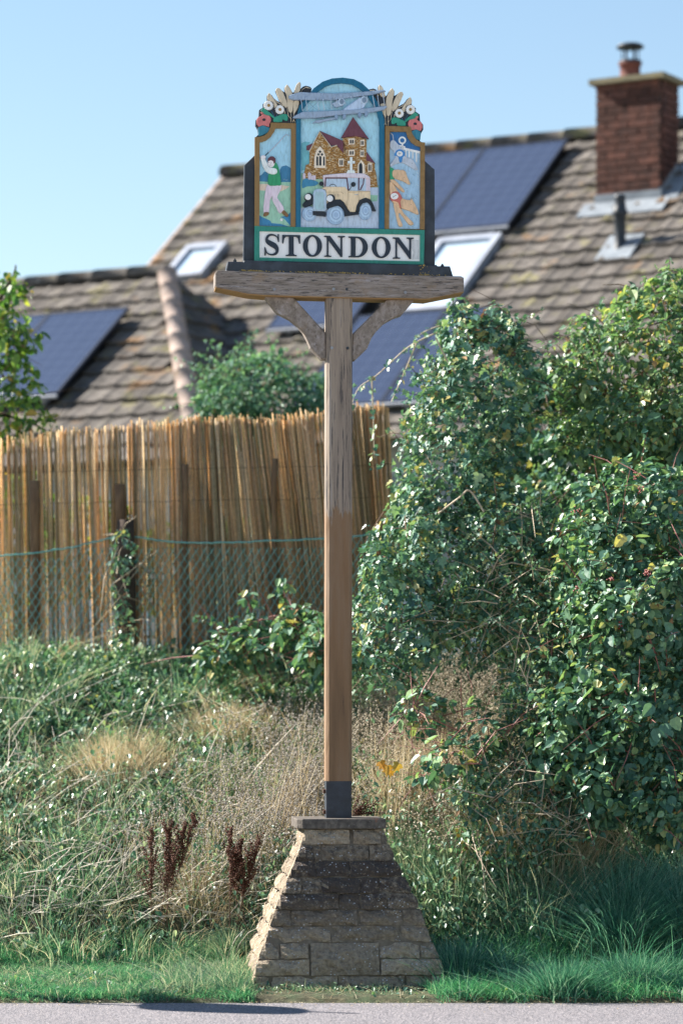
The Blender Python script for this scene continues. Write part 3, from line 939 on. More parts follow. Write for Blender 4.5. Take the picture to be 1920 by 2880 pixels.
ptube('dog_tail', zD, [(192, 815), (232, 855), (242, 935)], .003, '#9fa9b8', .027, RP)
prel('grey_dog', zD, [(190, 965), (240, 925), (300, 980), (400, 1090), (420, 1170), (480, 1195), (545, 1235), (612, 1360), (565, 1372), (480, 1322), (420, 1285), (360, 1268), (270, 1290), (200, 1332), (195, 1290), (270, 1185), (245, 1095), (190, 1050)], '#a7b1be', .032, .02, RP, 2, .003)
prel('blue_coat', zD, [(260, 1140), (290, 1085), (345, 1068), (400, 1100), (415, 1160), (380, 1185), (368, 1260), (330, 1262), (315, 1185), (265, 1165)], '#2a6fb0', .035, .02, RP, 2, .002)
prel('number_disc', zD, ell(335, 1138, 46, 40), '#d3dae4', .037, .02, RP)
ptube('numeral', zD, [(310, 1128), (352, 1136), (325, 1158), (332, 1118)], .0011, '#20262e', .0375, RP, 4)
ptube('dog_eye', zD, [(522, 1275), (526, 1280)], .002, '#252a30', .033, RP, 5)
prel('green_coat', zD, [(184, 1330), (250, 1362), (232, 1440), (262, 1512), (184, 1534)], '#1d8458', .031, .02, RP, 0, .002)
prel('tan_dog', zD, [(240, 1382), (330, 1372), (350, 1385), (370, 1372), (425, 1402), (450, 1480), (496, 1580), (462, 1592), (380, 1542), (250, 1502), (225, 1440)], '#c6a27e', .034, .02, RP, 2, .003)
ptube('dog_eye', zD, [(402, 1488), (406, 1492)], .002, '#252a30', .0345, RP, 5)
prel('dog_leg', zD, [(195, 1520), (260, 1530), (350, 1620), (412, 1690), (385, 1712), (300, 1642), (198, 1552)], '#c6a27e', .032, .02, RP, 2, .003)
prel('tan_dog', zD, [(184, 1560), (260, 1622), (330, 1742), (380, 1808), (500, 1830), (505, 1795), (560, 1878), (622, 2020), (592, 2042), (480, 1990), (360, 1952), (260, 1882), (198, 1820)], '#c9a57f', .036, .02, RP, 2, .003)
prel('dog_leg', zD, [(240, 1880), (300, 1880), (400, 2030), (538, 2165), (530, 2200), (490, 2205), (450, 2170), (335, 2020), (325, 2080), (380, 2200), (365, 2228), (330, 2225), (305, 2180), (270, 2020)], '#c9a57f', .033, .02, RP, 2, .003)
prel('red_coat', zD, [(190, 1800), (205, 1735), (265, 1702), (325, 1722), (372, 1800), (345, 1850), (358, 1950), (335, 1935), (310, 1870), (250, 1850), (215, 1850)], '#b2584e', .039, .02, RP, 2, .002)
prel('number_disc', zD, ell(254, 1778, 58, 48), '#d9dde4', .041, .02, RP)
ptube('numeral', zD, [(282, 1762), (228, 1792), (240, 1800)], .0012, '#20262e', .0415, RP, 4)
ptube('dog_eye', zD, [(502, 1898), (506, 1902)], .002, '#252a30', .037, RP, 5)
for i in range(26):
    x, y = random.uniform(400, 620), random.uniform(1380, 1800) if i < 18 else random.uniform(2050, 2230)
    ptube('brush_stroke', zD, [(x, y), (min(632, x + random.uniform(10, 55)), y + random.uniform(8, 40))], .0009, random.choice(['#c7dbe8', '#557f9f', '#6a90ae']), B0 + .0003, RP, 4)

# centre panel
co = [(445, 1158), (447, 360), (470, 270), (545, 180), (575, 140), (640, 90), (710, 65), (790, 57), (870, 67), (930, 95), (985, 145), (1010, 180), (1070, 270), (1095, 360), (1095, 1162)]
ci = [(480, 1158), (482, 370), (500, 290), (580, 190), (615, 158), (660, 125), (715, 105), (785, 97), (855, 105), (905, 130), (945, 160), (975, 190), (1035, 290), (1058, 370), (1058, 1161)]
mb = MB(); mb.ring(pp(zA, co), pp(zA, ci), -.040, -.018)
CPN = mb.build('village_panel', paint('teal border paint', '#0a6789', .12, '#4f93a8'), SG)
prel('painted_sky', zA, ci, '#92c1e3', B0, .018, CPN)
prel('painted_lawn', zC, [(90, 560), (420, 620), (1300, 780), (1465, 760), (1465, 1080), (92, 1260)], '#8ab69c', B0 + .0012, .02, CPN)
prel('painted_road', zC, [(92, 1180), (420, 1120), (1320, 800), (1465, 800), (1465, 1525), (92, 1525)], '#a8b8cc', B0 + .0024, .02, CPN)
prel('painted_lawn', zC, [(1300, 930), (1450, 940), (1440, 1040), (1300, 1055)], '#7fb096', B0 + .0034, .02, CPN)
prel('painted_tree', zC, [(100, 40), (170, 10), (250, 20), (210, 100), (190, 160), (300, 240), (300, 310), (250, 400), (170, 420), (160, 510), (110, 520), (95, 300)], '#5aa0ac', B0 + .002, .02, CPN)
prel('painted_bush', zC, [(120, 700), (210, 655), (320, 690), (405, 735), (330, 790), (200, 800), (120, 832)], '#2d7399', B0 + .0045, .02, CPN, 2)
m_ston, nt, b = new_mat('painted church masonry')
vo = nd(nt, 'ShaderNodeTexVoronoi'); vo.inputs['Scale'].default_value = 1
ge = nd(nt, 'ShaderNodeNewGeometry'); mp = nd(nt, 'ShaderNodeMapping'); mp.inputs['Scale'].default_value = (90, 20, 190)
nt.links.new(ge.outputs['Position'], mp.inputs[0]); nt.links.new(mp.outputs[0], vo.inputs['Vector'])
nt.links.new(ramp(nt, vo.outputs['Color'], [(.1, '#6a4a26'), (.4, '#a3742f'), (.6, '#9d7a4a'), (.9, '#d8c3a0')]), b.inputs['Base Color'])
bump(nt, b, vo.outputs['Distance'], .5, .004); b.inputs['Roughness'].default_value = .6
def wprel(name, f, pts, y0, y1, parent, bev=0, mat=m_ston):
    mb = MB(); mb.prism(pp(f, pts), -y0, -y1, bev); return mb.build(name, mat, parent)
TRM, ROOF_, BLK = '#d6c6b2', '#552a3a', '#1b2530'
wprel('nave', zA, [(620, 455), (700, 562), (745, 555), (790, 600), (832, 620), (832, 795), (560, 802), (500, 792), (520, 700), (545, 690), (548, 590)], .030, .02, CPN, .002)
wprel('church_tower', zA, [(790, 500), (885, 482), (965, 505), (963, 795), (830, 795), (790, 600)], .034, .02, CPN, .002)
wprel('aisle', zA, [(960, 652), (1025, 680), (1028, 720), (1040, 770), (1047, 852), (990, 856), (960, 800)], .029, .02, CPN, .002)
wprel('buttress', zA, [(680, 680), (720, 640), (755, 690), (750, 790), (675, 795)], .033, .02, CPN, .003)
prel('nave_roof', zA, [(620, 448), (800, 522), (828, 617), (790, 607), (745, 550), (705, 556)], ROOF_, .034, .02, CPN, 0, .002)
prel('aisle_roof', zA, [(965, 595), (1030, 682), (962, 660)], ROOF_, .033, .02, CPN, 0, .001)
prel('transept_roof', zA, [(524, 560), (572, 538), (545, 590), (524, 592)], ROOF_, .028, .02, CPN)
prel('tower_roof', zA, [(865, 345), (982, 503), (930, 492), (885, 485), (830, 490), (776, 499)], ROOF_, .040, .02, CPN, 0, .003)
ptube('gable_trim', zA, [(545, 602), (620, 452), (705, 568), (747, 552)], .0028, TRM, .033, CPN)
prel('church_window', zA, [(580, 722), (581, 640), (598, 590), (622, 563), (647, 590), (664, 640), (664, 720)], TRM, .036, .02, CPN)
mb = MB()
for q in ([(596, 642), (601, 636), (609, 645), (609, 704), (596, 704)], [(617, 640), (624, 632), (632, 640), (632, 704), (617, 704)], [(646, 645), (652, 636), (657, 642), (657, 704), (646, 704)], [(622, 592), (634, 603), (622, 614), (612, 603)], [(610, 612), (620, 622), (612, 634), (602, 624)], [(636, 612), (646, 624), (637, 634), (627, 622)]):
    mb.prism(pp(zA, q), -.0372, -.03)
mb.build('window_light', pt(BLK), CPN)
for (a, b_, c2, d2) in ((833, 500, 877, 548), (917, 508, 949, 558), (832, 583, 877, 631), (917, 585, 946, 636), (760, 650, 796, 709), (974, 680, 1004, 746)):
    prel('church_window', zA, [(a, b_ + 4), (c2, b_), (c2, d2 - 3), (a, d2)], TRM, .038, .02, CPN)
    mb = MB(); w = (c2 - a)
    for k_ in (.2, .56):
        xa, xb = a + w * k_, a + w * (k_ + .24)
        mb.prism(pp(zA, [(xa, b_ + 16), ((xa + xb) / 2, b_ + 9), (xb, b_ + 16), (xb, d2 - 10), (xa, d2 - 10)]), -.0392, -.03)
    mb.build('window_light', pt(BLK), CPN)
prel('doorway', zA, [(898, 757), (900, 692), (925, 656), (950, 692), (953, 757)], TRM, .038, .02, CPN)
prel('church_door', zA, [(908, 757), (909, 695), (921, 676), (933, 695), (934, 757)], BLK, .0392, .03, CPN)
mb = MB()
for q in ([(842, 640), (860, 640), (860, 736), (842, 736)], [(825, 668), (841.8, 668), (841.8, 686), (825, 686)], [(860.2, 668), (878, 668), (878, 686), (860.2, 686)], [(815, 757), (826, 736), (874, 736), (880, 757)]):
    mb.prism(pp(zA, q), -.042, -.02)
mb.build('stone_cross', pt('#cdd6e2'), CPN)
for q in ([(497, 768), (505, 758), (515, 765), (516, 800), (497, 802)], [(534, 762), (545, 752), (558, 765), (562, 806), (536, 806)], [(562, 778), (590, 775), (592, 810), (562, 808)]):
    prel('gravestone', zA, q, '#bdb2c0', .032, .02, CPN)
# the vintage car
CAR = '#d5bd99'
prel('car_cabin', zC, [(480, 640), (900, 600), (1200, 575), (1290, 612), (1313, 665), (1313, 880), (500, 880)], '#c2b6c2', .036, .02, CPN, 0, .002)
prel('car_glass', zC, [(515, 655), (900, 645), (1110, 645), (1238, 655), (1238, 868), (920, 868), (870, 806), (520, 806)], '#a3b8cc', .0375, .03, CPN)
prel('car_roof', zC, [(474, 645), (480, 606), (700, 580), (900, 560), (1200, 566), (1292, 612), (1312, 655), (1200, 645), (900, 638)], '#c6bac6', .043, .02, CPN, 0, .003)
prel('car_body', zC, [(450, 840), (530, 805), (870, 805), (922, 872), (1313, 872), (1316, 1022), (1230, 1000), (1120, 1060), (1070, 1180), (1050, 1252), (950, 1252), (880, 1130), (800, 1040), (680, 1040), (545, 1110), (530, 860)], CAR, .042, .02, CPN, 0, .003)
for q in ([(525, 655), (520, 802)], [(530, 657), (905, 652)], [(900, 652), (926, 870)], [(1110, 645), (1108, 862)], [(1200, 648), (1190, 745), (1136, 860)]):
    ptube('window_pillar', zC, q, .0032, '#512338', .040, CPN)
ptube('steering_wheel', zC, [(590, 802), (615, 772), (650, 762), (688, 772), (712, 802)], .0016, BLK, .039, CPN)
for (x, y, r) in ((450, 757, 39), (1012, 762, 42)):
    prel('mirror', zC, ell(x, y, r), BLK, .047, .036, CPN, 0, .002)
ptube('mirror_stalk', zC, [(468, 790), (492, 822)], .0018, BLK, .044, CPN)
ptube('mirror_stalk', zC, [(985, 796), (932, 872)], .0018, BLK, .044, CPN)
prel('radiator', zC, [(303, 940), (318, 882), (370, 850), (470, 850), (520, 882), (540, 940), (540, 1200), (512, 1242), (330, 1242), (303, 1200)], '#9cb2c4', .047, .02, CPN, 0, .003)
prel('radiator_grille', zC, [(335, 950), (350, 905), (480, 905), (495, 950), (495, 1190), (475, 1215), (352, 1215), (335, 1190)], '#8fb0b8', .0484, .03, CPN)
ptube('body_line', zC, [(540, 905), (800, 900), (840, 930)], .0009, '#8a6f4c', .0424, CPN, 4)
ptube('body_line', zC, [(922, 902), (1312, 884)], .0012, '#a07d50', .0424, CPN, 4)
for q in ([(916, 880), (908, 1190)], [(1110, 872), (1106, 1060)]):
    ptube('door_seam', zC, q, .0006, '#8a6f4c', .0424, CPN, 4)
for x in (690, 715, 742, 768):
    ptube('bonnet_louvre', zC, [(x, 930), (x + 4, 980)], .0008, '#6a5a48', .0424, CPN, 4)
ptube('door_handle', zC, [(1036, 945), (1098, 940)], .0018, '#8fa5bc', .0435, CPN)
for (x, y, rx_, ry_) in ((240, 1285, 125, 132), (700, 1302, 158, 172), (1222, 1222, 120, 162)):
    w_ = prel('wheel', zC, ell(x, y, rx_, ry_, 28), '#8aa6c2', .037 if x < 300 else .041, .02, CPN, 0, .004)
    fy = .037 if x < 300 else .041
    for kk, cl in ((.72, '#a3bdd4'), (.52, '#7d98b6'), (.40, '#9fb9d2'), (.25, '#86a2c0')):
        fy += .0012
        prel('wheel_ring', zC, ell(x + 8, y, rx_ * kk, ry_ * kk, 24), cl, fy, .03, CPN)
for q in ([(120, 1130), (150, 1082), (230, 1060), (300, 1030), (300, 1120), (240, 1150), (180, 1176), (130, 1162)],
          [(540, 1130), (570, 1080), (680, 1038), (780, 1032), (850, 1085), (900, 1195), (950, 1250), (1050, 1250), (1112, 1238), (1112, 1282), (1000, 1302), (860, 1322), (850, 1240), (810, 1165), (740, 1138), (640, 1172), (570, 1192), (540, 1180)],
          [(1060, 1240), (1070, 1140), (1120, 1040), (1230, 994), (1320, 1030), (1370, 1120), (1408, 1226), (1346, 1216), (1320, 1130), (1260, 1072), (1180, 1092), (1130, 1162), (1120, 1242)]):
    prel('mudguard', zC, q, BLK, .050, .02, CPN, 0, .003)
prel('bumper', zC, [(300, 1242), (530, 1255), (525, 1332), (297, 1310)], BLK, .046, .02, CPN)
for (x, y, r, x2, y2, r2) in ((228, 1005, 76, 212, 1000, 53), (615, 1020, 76, 596, 1022, 58)):
    prel('headlamp', zC, ell(x, y, r), BLK, .052, .02, CPN, 0, .003)
    prel('headlamp_lens', zC, ell(x2, y2, r2), '#d5dbe6', .054, .03, CPN, 0, .002)
# the biplane
PLN = '#8093ab'
prel('upper_wing', zP, [(-62, 395), (-20, 370), (100, 335), (140, 328), (400, 333), (700, 338), (1100, 308), (1490, 268), (1525, 285), (1300, 348), (900, 406), (700, 440), (300, 452), (0, 452), (-55, 430)], PLN, .058, .03, CPN, 0, .003)
prel('lower_wing', zP, [(8, 735), (60, 700), (160, 650), (600, 625), (1000, 598), (1530, 528), (1542, 545), (1490, 592), (1250, 642), (800, 682), (380, 742), (60, 754), (15, 750)], PLN, .060, .03, CPN, 0, .003)
prel('fuselage', zP, [(815, 605), (870, 560), (1090, 400), (1150, 388), (1202, 430), (1202, 490), (1160, 570), (1050, 612)], '#a3b7d0', .054, .02, CPN, 0, .004)
for (x, y) in ((800, 470), (1165, 440)):
    prel('engine', zP, ell(x, y, 54, 66), '#a9bace', .057, .03, CPN, 0, .002)
    prel('propeller_hub', zP, ell(x + 4, y, 34, 46), '#64788f', .0585, .04, CPN)
prel('engine_cowling', zP, [(640, 500), (760, 440), (790, 540), (700, 560)], '#93a6bc', .052, .03, CPN, 0, .003)
for q in ([(135, 420), (165, 640)], [(205, 360), (245, 640)], [(480, 355), (520, 622)], [(395, 420), (430, 622)], [(705, 345), (730, 560)], [(785, 350), (785, 410)], [(930, 350), (975, 430)], [(1145, 345), (1145, 390)], [(1215, 370), (1222, 480)], [(1300, 330), (1342, 560)], [(1385, 360), (1412, 545)], [(1470, 310), (1506, 530)], [(620, 410), (640, 600)], [(715, 345), (672, 420)], [(870, 520), (830, 440)]):
    ptube('wing_strut', zP, q, .0021, '#a9b9cc', .061, CPN)
for q in ([(250, 480), (420, 620)], [(420, 470), (260, 620)], [(530, 470), (610, 600)], [(1010, 560), (1160, 620)]):
    ptube('rigging_wire', zP, q, .0007, '#6a7f98', .045, CPN, 4)
for (x, y) in ((716, 720), (846, 712), (1096, 682), (1206, 662)):
    prel('landing_wheel', zP, ell(x, y, 29, 43, 14), '#6f86a2', .062, .03, CPN, 0, .003)
prel('tail_boom', zP, [(325, 825), (380, 782), (700, 718), (702, 752), (520, 792), (430, 822), (400, 812)], PLN, .050, .03, CPN, 0, .002)

# crests of wheat and flowers
def crest(f, k_):
    sil = [(235, 1482), (205, 1290), (150, 1200), (155, 1080), (230, 990), (240, 830), (340, 760), (330, 680), (440, 600), (430, 480), (480, 405), (560, 470), (620, 560), (760, 640), (700, 480), (640, 350), (690, 285), (790, 340), (868, 390), (860, 270), (925, 190), (1000, 280), (1060, 390), (1095, 370), (1130, 250), (1220, 122), (1265, 165), (1258, 290), (1310, 240), (1380, 213), (1480, 235), (1530, 275), (1500, 420), (1262, 700), (1255, 1142), (522, 1142), (500, 1300), (420, 1400), (300, 1472)]
    mb = MB(); mb.prism(pp(f, sil), -.022, .016, .003)
    cr_ = mb.build('flower_crest', m_board, SG)
    def R(name, pts, colr, y0, sm=2, bev=.002):
        mb = MB(); mb.prism(pp(f, pts, sm), -y0, -.02, bev)
        return mb.build(name, pt(colr, .14), cr_)
    WH = '#b9aa92'
    for q in ([(452, 575), (442, 482), (480, 415), (540, 472), (600, 560), (685, 705), (650, 745), (610, 780), (590, 650), (500, 600)],
              [(646, 350), (700, 290), (770, 322), (840, 432), (910, 600), (930, 722), (900, 772), (840, 722), (760, 622)],
              [(870, 290), (925, 202), (1000, 302), (1060, 432), (1076, 620), (1060, 822), (1020, 892), (960, 842), (930, 722), (920, 560), (890, 400)],
              [(1096, 370), (1150, 202), (1226, 132), (1256, 182), (1230, 362), (1150, 432), (1096, 422)],
              [(1090, 600), (1212, 600), (1190, 762), (1120, 882), (1080, 950), (1076, 760)]):
        R('wheat_ear', q, WH, .031)
    for q in ([(1020, 880), (1020, 1122)], [(925, 780), (955, 965), (1015, 1030)], [(1090, 900), (1085, 1050), (1065, 1122)], [(1090, 1060), (1125, 1122)], [(870, 840), (868, 915)]):
        ptube('wheat_stem', f, q, .0022, WH, .026, cr_)
    ptube('awn', f, [(620, 560), (680, 640), (780, 690), (835, 735)], .0022, WH, .028, cr_)
    ptube('awn', f, [(1260, 400), (1290, 320), (1380, 262), (1510, 285)], .0024, WH, .028, cr_)
    for (cx, cy, r) in ((470, 722, 122), (745, 818, 116)):
        star = [(cx + r * (1 if i % 2 else .86) * math.cos(math.pi * i / 17), cy + r * (1 if i % 2 else .86) * math.sin(math.pi * i / 17)) for i in range(34)]
        R('daisy', star, '#d3dbe8', .033, 0)
        R('daisy_centre', ell(cx + 3, cy, 38), '#86622f', .036, 0)
    R('poppy', [(180, 1150), (200, 1030), (290, 985), (340, 930), (430, 960), (500, 980), (531, 1080), (490, 1190), (480, 1240), (330, 1202), (230, 1242)], '#b9605f', .031)
    R('poppy_heart', ell(357, 1070, 42, 34), '#1d2631', .0325, 0)
    R('poppy_bud', [(272, 885), (330, 880), (352, 920), (300, 946)], '#b06460', .029)
    R('green_leaf', [(275, 850), (360, 780), (440, 850), (540, 920), (622, 1020), (600, 1042), (500, 970), (400, 970), (330, 890)], '#1f8068', .029)
    R('green_leaf', [(590, 1117), (610, 1010), (700, 970), (800, 922), (920, 930), (942, 1000), (930, 1080), (870, 1080), (812, 1050), (790, 1117)], '#1f8068', .029)
    R('blue_leaf', [(220, 1262), (330, 1205), (430, 1242), (502, 1262), (490, 1330), (400, 1412), (240, 1472), (225, 1380)], '#1f6880', .028)
    for q in ([(530, 840), (620, 1000)], [(690, 920), (660, 980)]):
        ptube('flower_stem', f, q, .0018, '#2a5f80', .026, cr_)
crest(zF, 0)
crest(zFr, 1)

# ------------------------------------------------ stone plinth
m_st = M('weathered limestone', [(.2, '#675d52'), (.42, '#9b8c79'), (.62, '#b8a892'), (.85, '#c6b8a2')], (42, 42, 42), .95, 1.0, .035, detail=10, rnd=.35)
# dark crust on the upper courses and pale lichen spots
nt = m_st.node_tree; b = nt.nodes['Principled BSDF']
src = b.inputs['Base Color'].links[0].from_socket
ge = nd(nt, 'ShaderNodeNewGeometry'); sx = nd(nt, 'ShaderNodeSeparateXYZ'); nt.links.new(ge.outputs['Position'], sx.inputs[0])
mr = nd(nt, 'ShaderNodeMapRange', interpolation_type='SMOOTHSTEP'); nt.links.new(sx.outputs[2], mr.inputs[0])
mr.inputs[1].default_value = .22; mr.inputs[2].default_value = .58
m2 = nd(nt, 'ShaderNodeMapRange', interpolation_type='SMOOTHSTEP'); nt.links.new(sx.outputs[2], m2.inputs[0])
m2.inputs[1].default_value = .85; m2.inputs[2].default_value = .825
mu = nd(nt, 'ShaderNodeMath', operation='MULTIPLY'); nt.links.new(mr.outputs[0], mu.inputs[0]); nt.links.new(m2.outputs[0], mu.inputs[1])
sxn = nd(nt, 'ShaderNodeSeparateXYZ'); nt.links.new(ge.outputs['Normal'], sxn.inputs[0])
mfl = nd(nt, 'ShaderNodeMapRange'); nt.links.new(sxn.outputs[0], mfl.inputs[0]); mfl.inputs[1].default_value = -.75; mfl.inputs[2].default_value = -.3
mu2 = nd(nt, 'ShaderNodeMath', operation='MULTIPLY'); nt.links.new(mu.outputs[0], mu2.inputs[0]); nt.links.new(mfl.outputs[0], mu2.inputs[1])
rs_ = nd(nt, 'ShaderNodeMath', operation='MULTIPLY_ADD'); nt.links.new(rnd01(nt), rs_.inputs[0]); rs_.inputs[1].default_value = .22; nt.links.new(noise(nt, (34, 34, 34), 9, .78, off=(3, 3, 3)), rs_.inputs[2])
crn = ramp(nt, rs_.outputs[0], [(.46, (0, 0, 0)), (.64, (1, 1, 1))])
mu3 = nd(nt, 'ShaderNodeMath', operation='MULTIPLY'); nt.links.new(mu2.outputs[0], mu3.inputs[0]); nt.links.new(crn, mu3.inputs[1])
c5 = mixc(nt, mu3.outputs[0], src, '#4f4640')
vo = nd(nt, 'ShaderNodeTexVoronoi'); vo.inputs['Scale'].default_value = 58; nt.links.new(ge.outputs['Position'], vo.inputs['Vector'])
vo.inputs['Randomness'].default_value = 1
spot = ramp(nt, vo.outputs['Distance'], [(.20, (1, 1, 1)), (.27, (0, 0, 0))])
den = ramp(nt, noise(nt, (9, 9, 9), 4, .6, off=(9, 1, 4)), [(.45, (0, 0, 0)), (.55, (1, 1, 1))])
pick = ramp(nt, vo.outputs['Color'], [(.45, (0, 0, 0)), (.5, (1, 1, 1))])
s2 = mixc(nt, 1.0, spot, den, 'MULTIPLY'); s2 = mixc(nt, 1.0, s2, pick, 'MULTIPLY')
c5 = mixc(nt, s2, c5, '#c3c6ca')
nt.links.new(c5, b.inputs['Base Color'])
m_mortar = M('plinth mortar', [(.3, '#5f564a'), (.7, '#7d7263')], (30, 30, 30), .95, .8, .01)
m_capst = M('plinth cap slab', [(.3, '#403b38'), (.5, '#59534d'), (.8, '#7d756c')], (30, 30, 30), .9, .6, .01, over=[('#a05a35', (7, 7, 7), .60, .72), ('#a9acb0', (60, 60, 60), .66, .70)])

zE = lambda x, y: ((660 + x / 2.45 - 960) * S, EYE + (HZ - (2150 + y / 2.45)) * S)
PCX = zE(770, 0)[0] - .03
rows = [(440, 537, [(455, 800), (826, 1012)]), (541, 646, [(395, 548), (553, 604), (612, 928), (936, 1080)]),
        (651, 752, [(350, 565), (570, 795), (800, 1140)]), (759, 861, [(305, 457), (463, 594), (601, 862), (866, 986), (991, 1198)]),
        (868, 965, [(274, 708), (716, 854), (866, 1036), (1043, 1250)]), (974, 1073, [(247, 382), (391, 833), (843, 1138), (1144, 1296)]),
        (1080, 1182, [(213, 650), (660, 1118), (1126, 1338)]), (1190, 1288, [(166, 298), (312, 494), (978, 1244), (1254, 1386)]),
        (1298, 1398, [(138, 502), (982, 1420)]), (1408, 1506, [(126, 230), (246, 688), (695, 1138), (1152, 1288), (1322, 1432)]),
        (1522, 1606, [(128, 540), (554, 1002), (1010, 1200), (1214, 1436)])]
def halfw(zy):
    return np.interp(zy, [430, 537, 646, 752, 861, 965, 1073, 1182, 1288, 1398, 1506, 1640], [272, 300, 345, 395, 448, 490, 526, 563, 612, 642, 650, 655]) / 2.45 * S
plinth = MB()
prs = []
for zy in (430, 646, 861, 1073, 1288, 1398, 1640):
    z = zE(0, zy)[1]; w = halfw(zy) - .022
    prs.append([(PCX + sx_ * w, sy_ * w, z) for sx_, sy_ in ((-1, -1), (1, -1), (1, 1), (-1, 1))])
for r in prs:
    plinth.v += r
for i in range(len(prs) - 1):
    for j in range(4):
        k_ = (j + 1) % 4
        plinth.f.append((i * 4 + j, (i + 1) * 4 + j, (i + 1) * 4 + k_, i * 4 + k_))
plinth.f += [(0, 1, 2, 3)]
plinth.mi = [0] * len(plinth.f)
plinth = plinth.build('plinth', m_mortar, SG)
def stone(a, b_, ya, yb, side):
    """a..b along the face (metres from the centre), rows ya (top) to yb (bottom); side 0 front, 1 left, 2 right, 3 back"""
    za, zb_ = zE(0, ya)[1], zE(0, yb)[1]
    nx_, nz_ = max(3, int((b_ - a) / .035)), 4
    m1 = MB(); G = []
    ph = random.uniform(0, 50); lean_ = random.uniform(-.006, .010)
    for iz in range(nz_ + 1):
        fz = iz / nz_
        z = za + (zb_ - za) * fz; w = float(halfw(ya + (yb - ya) * fz))
        row = []
        for ix in range(nx_ + 1):
            fx = ix / nx_
            al = a + (b_ - a) * fx
            lim = w - (.0 if side in (0, 3) else .02)
            al = max(-lim, min(lim, al))
            edge = min(fx, 1 - fx) * nx_ * .5; edz = min(fz, 1 - fz) * nz_ * .5
            rr = .016 * (1 - min(1, edge, edz)) ** 2
            out = w + .004 + lean_ * (1 if side == 0 else .4) - rr + (.011 if side == 0 else .005) * math.sin(al * 31 + ph) * math.cos(z * 47 + ph * 2) + random.uniform(-.0055, .0055)
            jx = random.uniform(-.003, .003); jz = random.uniform(-.0035, .0035)
            row.append((al + jx, out, z + jz))
        G.append(row)
    def tow(al, out, z):
        return {0: (PCX + al, -out, z), 1: (PCX - out, -al, z), 2: (PCX + out, al, z), 3: (PCX - al, out, z)}[side]
    n1 = nx_ + 1
    for row in G:
        m1.v += [tow(*p) for p in row]
    for iz in range(nz_):
        for ix in range(nx_):
            m1.f.append((iz * n1 + ix, (iz + 1) * n1 + ix, (iz + 1) * n1 + ix + 1, iz * n1 + ix + 1))
    per = [ix for ix in range(n1)] + [iz * n1 + nx_ for iz in range(1, nz_ + 1)] + [nz_ * n1 + ix for ix in range(nx_ - 1, -1, -1)] + [iz * n1 for iz in range(nz_ - 1, 0, -1)]
    base_n = len(m1.v)
    flat = [p for row in G for p in row]
    for i in per:
        al, out, z = flat[i]
        m1.v.append(tow(al, float(halfw((ya + yb) / 2)) - .07, z))
    L = len(per)
    for i in range(L):
        j = (i + 1) % L
        m1.f.append((per[i], per[j], base_n + j, base_n + i))
    m1.mi = [0] * len(m1.f)
    m1.build('stone', m_st, plinth, False)
mt = lambda x: zE(x, 0)[0] - .03 - PCX
for (ya, yb, ss) in rows:
    cuts = [(mt(p), mt(q)) for p, q in ss]
    for (p, q) in cuts:
        stone(p, q, ya, yb, 0)
    for side in (1, 2, 3):
        w = float(halfw((ya + yb) / 2)); x = -w
        while x < w - .03:
            L = random.choice([.12, .18, .26, .32])
            e = min(x + L, w)
            if w - e < .07:
                e = w
            stone(x, e - .006, ya, yb, side)
            x = e + .006
stone(mt(512), mt(972), 1190, 1398, 0)
cx0, cx1 = zE(418, 0)[0], zE(1022, 0)[0]
zc0, zc1 = zE(0, 432)[1], zE(0, 366)[1]
cd = (cx1 - cx0) / 2; ccx = (cx0 + cx1) / 2 - .008
mb = MB()
oc = [(-cd + .03, -cd), (cd - .004, -cd), (cd, -cd + .004), (cd, cd), (-cd, cd), (-cd, -cd + .03)]
n6 = len(oc)
for z, s3 in ((zc0, .99), (zc0 + .004, 1), (zc1 - .006, 1), (zc1, .985)):
    mb.v += [(ccx + x * s3, y * s3, z) for x, y in oc]
for r in range(3):
    for j in range(n6):
        k_ = (j + 1) % n6
        mb.f.append((r * n6 + j, r * n6 + k_, (r + 1) * n6 + k_, (r + 1) * n6 + j))
mb.f += [tuple(range(n6))[::-1], tuple(range(3 * n6, 4 * n6))]
mb.mi = [0] * len(mb.f)
mb.build('cap_slab', m_capst, plinth)
SG.rotation_euler = (0, 0, math.radians(5))
# ---------------------------------------------------------------- fences
def gz(x, y):
    return float(ground_h(x, y))
m_reed = leafmat('dry reed', [(0, '#bd9f7a'), (.25, '#e0c49c'), (.6, '#f2dcbc'), (1, '#fcf2e0')], .45, .66, .5, (1.04, 1.0, .92))
m_reedd = leafmat('older brown reed', [(0, '#94836a'), (.5, '#bba98a'), (1, '#dccdb0')], .6, .6, .3, (1.0, 1.0, .93))
m_wirep = M('green plastic wire', [(.3, '#5a9794'), (.7, '#7fbab5')], (30, 30, 30), .4, 0)
m_oldpost = M('dark weathered post', [(.3, '#332a24'), (.6, '#4d4038'), (.8, '#5f5347')], (14, 14, 3), .9, .6)
m_stake = M('brown bark stake', [(.3, '#5c4634'), (.6, '#7d6249'), (.8, '#94795c')], (20, 20, 5), .9, .6)
FY0, FY1 = 4.35, 3.95          # fence depth at its left and right end
def fy(x):
    return FY0 + (FY1 - FY0) * (x + 2.7) / 3.2
def fence_px(px, y):
    return (px - 960) * K * (D + y)
def z_at(py, y):
    return EYE + (HZ - py) * K * (D + y)
top_px = [(-200, 1250), (0, 1238), (120, 1225), (190, 1210), (330, 1200), (480, 1190), (560, 1182), (700, 1176), (800, 1182), (900, 1168), (1000, 1152), (1060, 1140), (1110, 1148)]
reedf = empty('reed_screen', (fence_px(500, 4.1), 4.1, gz(-1, 4.1)), 'tan reed screening unrolled along the back of the wire fence', 'reed screen')
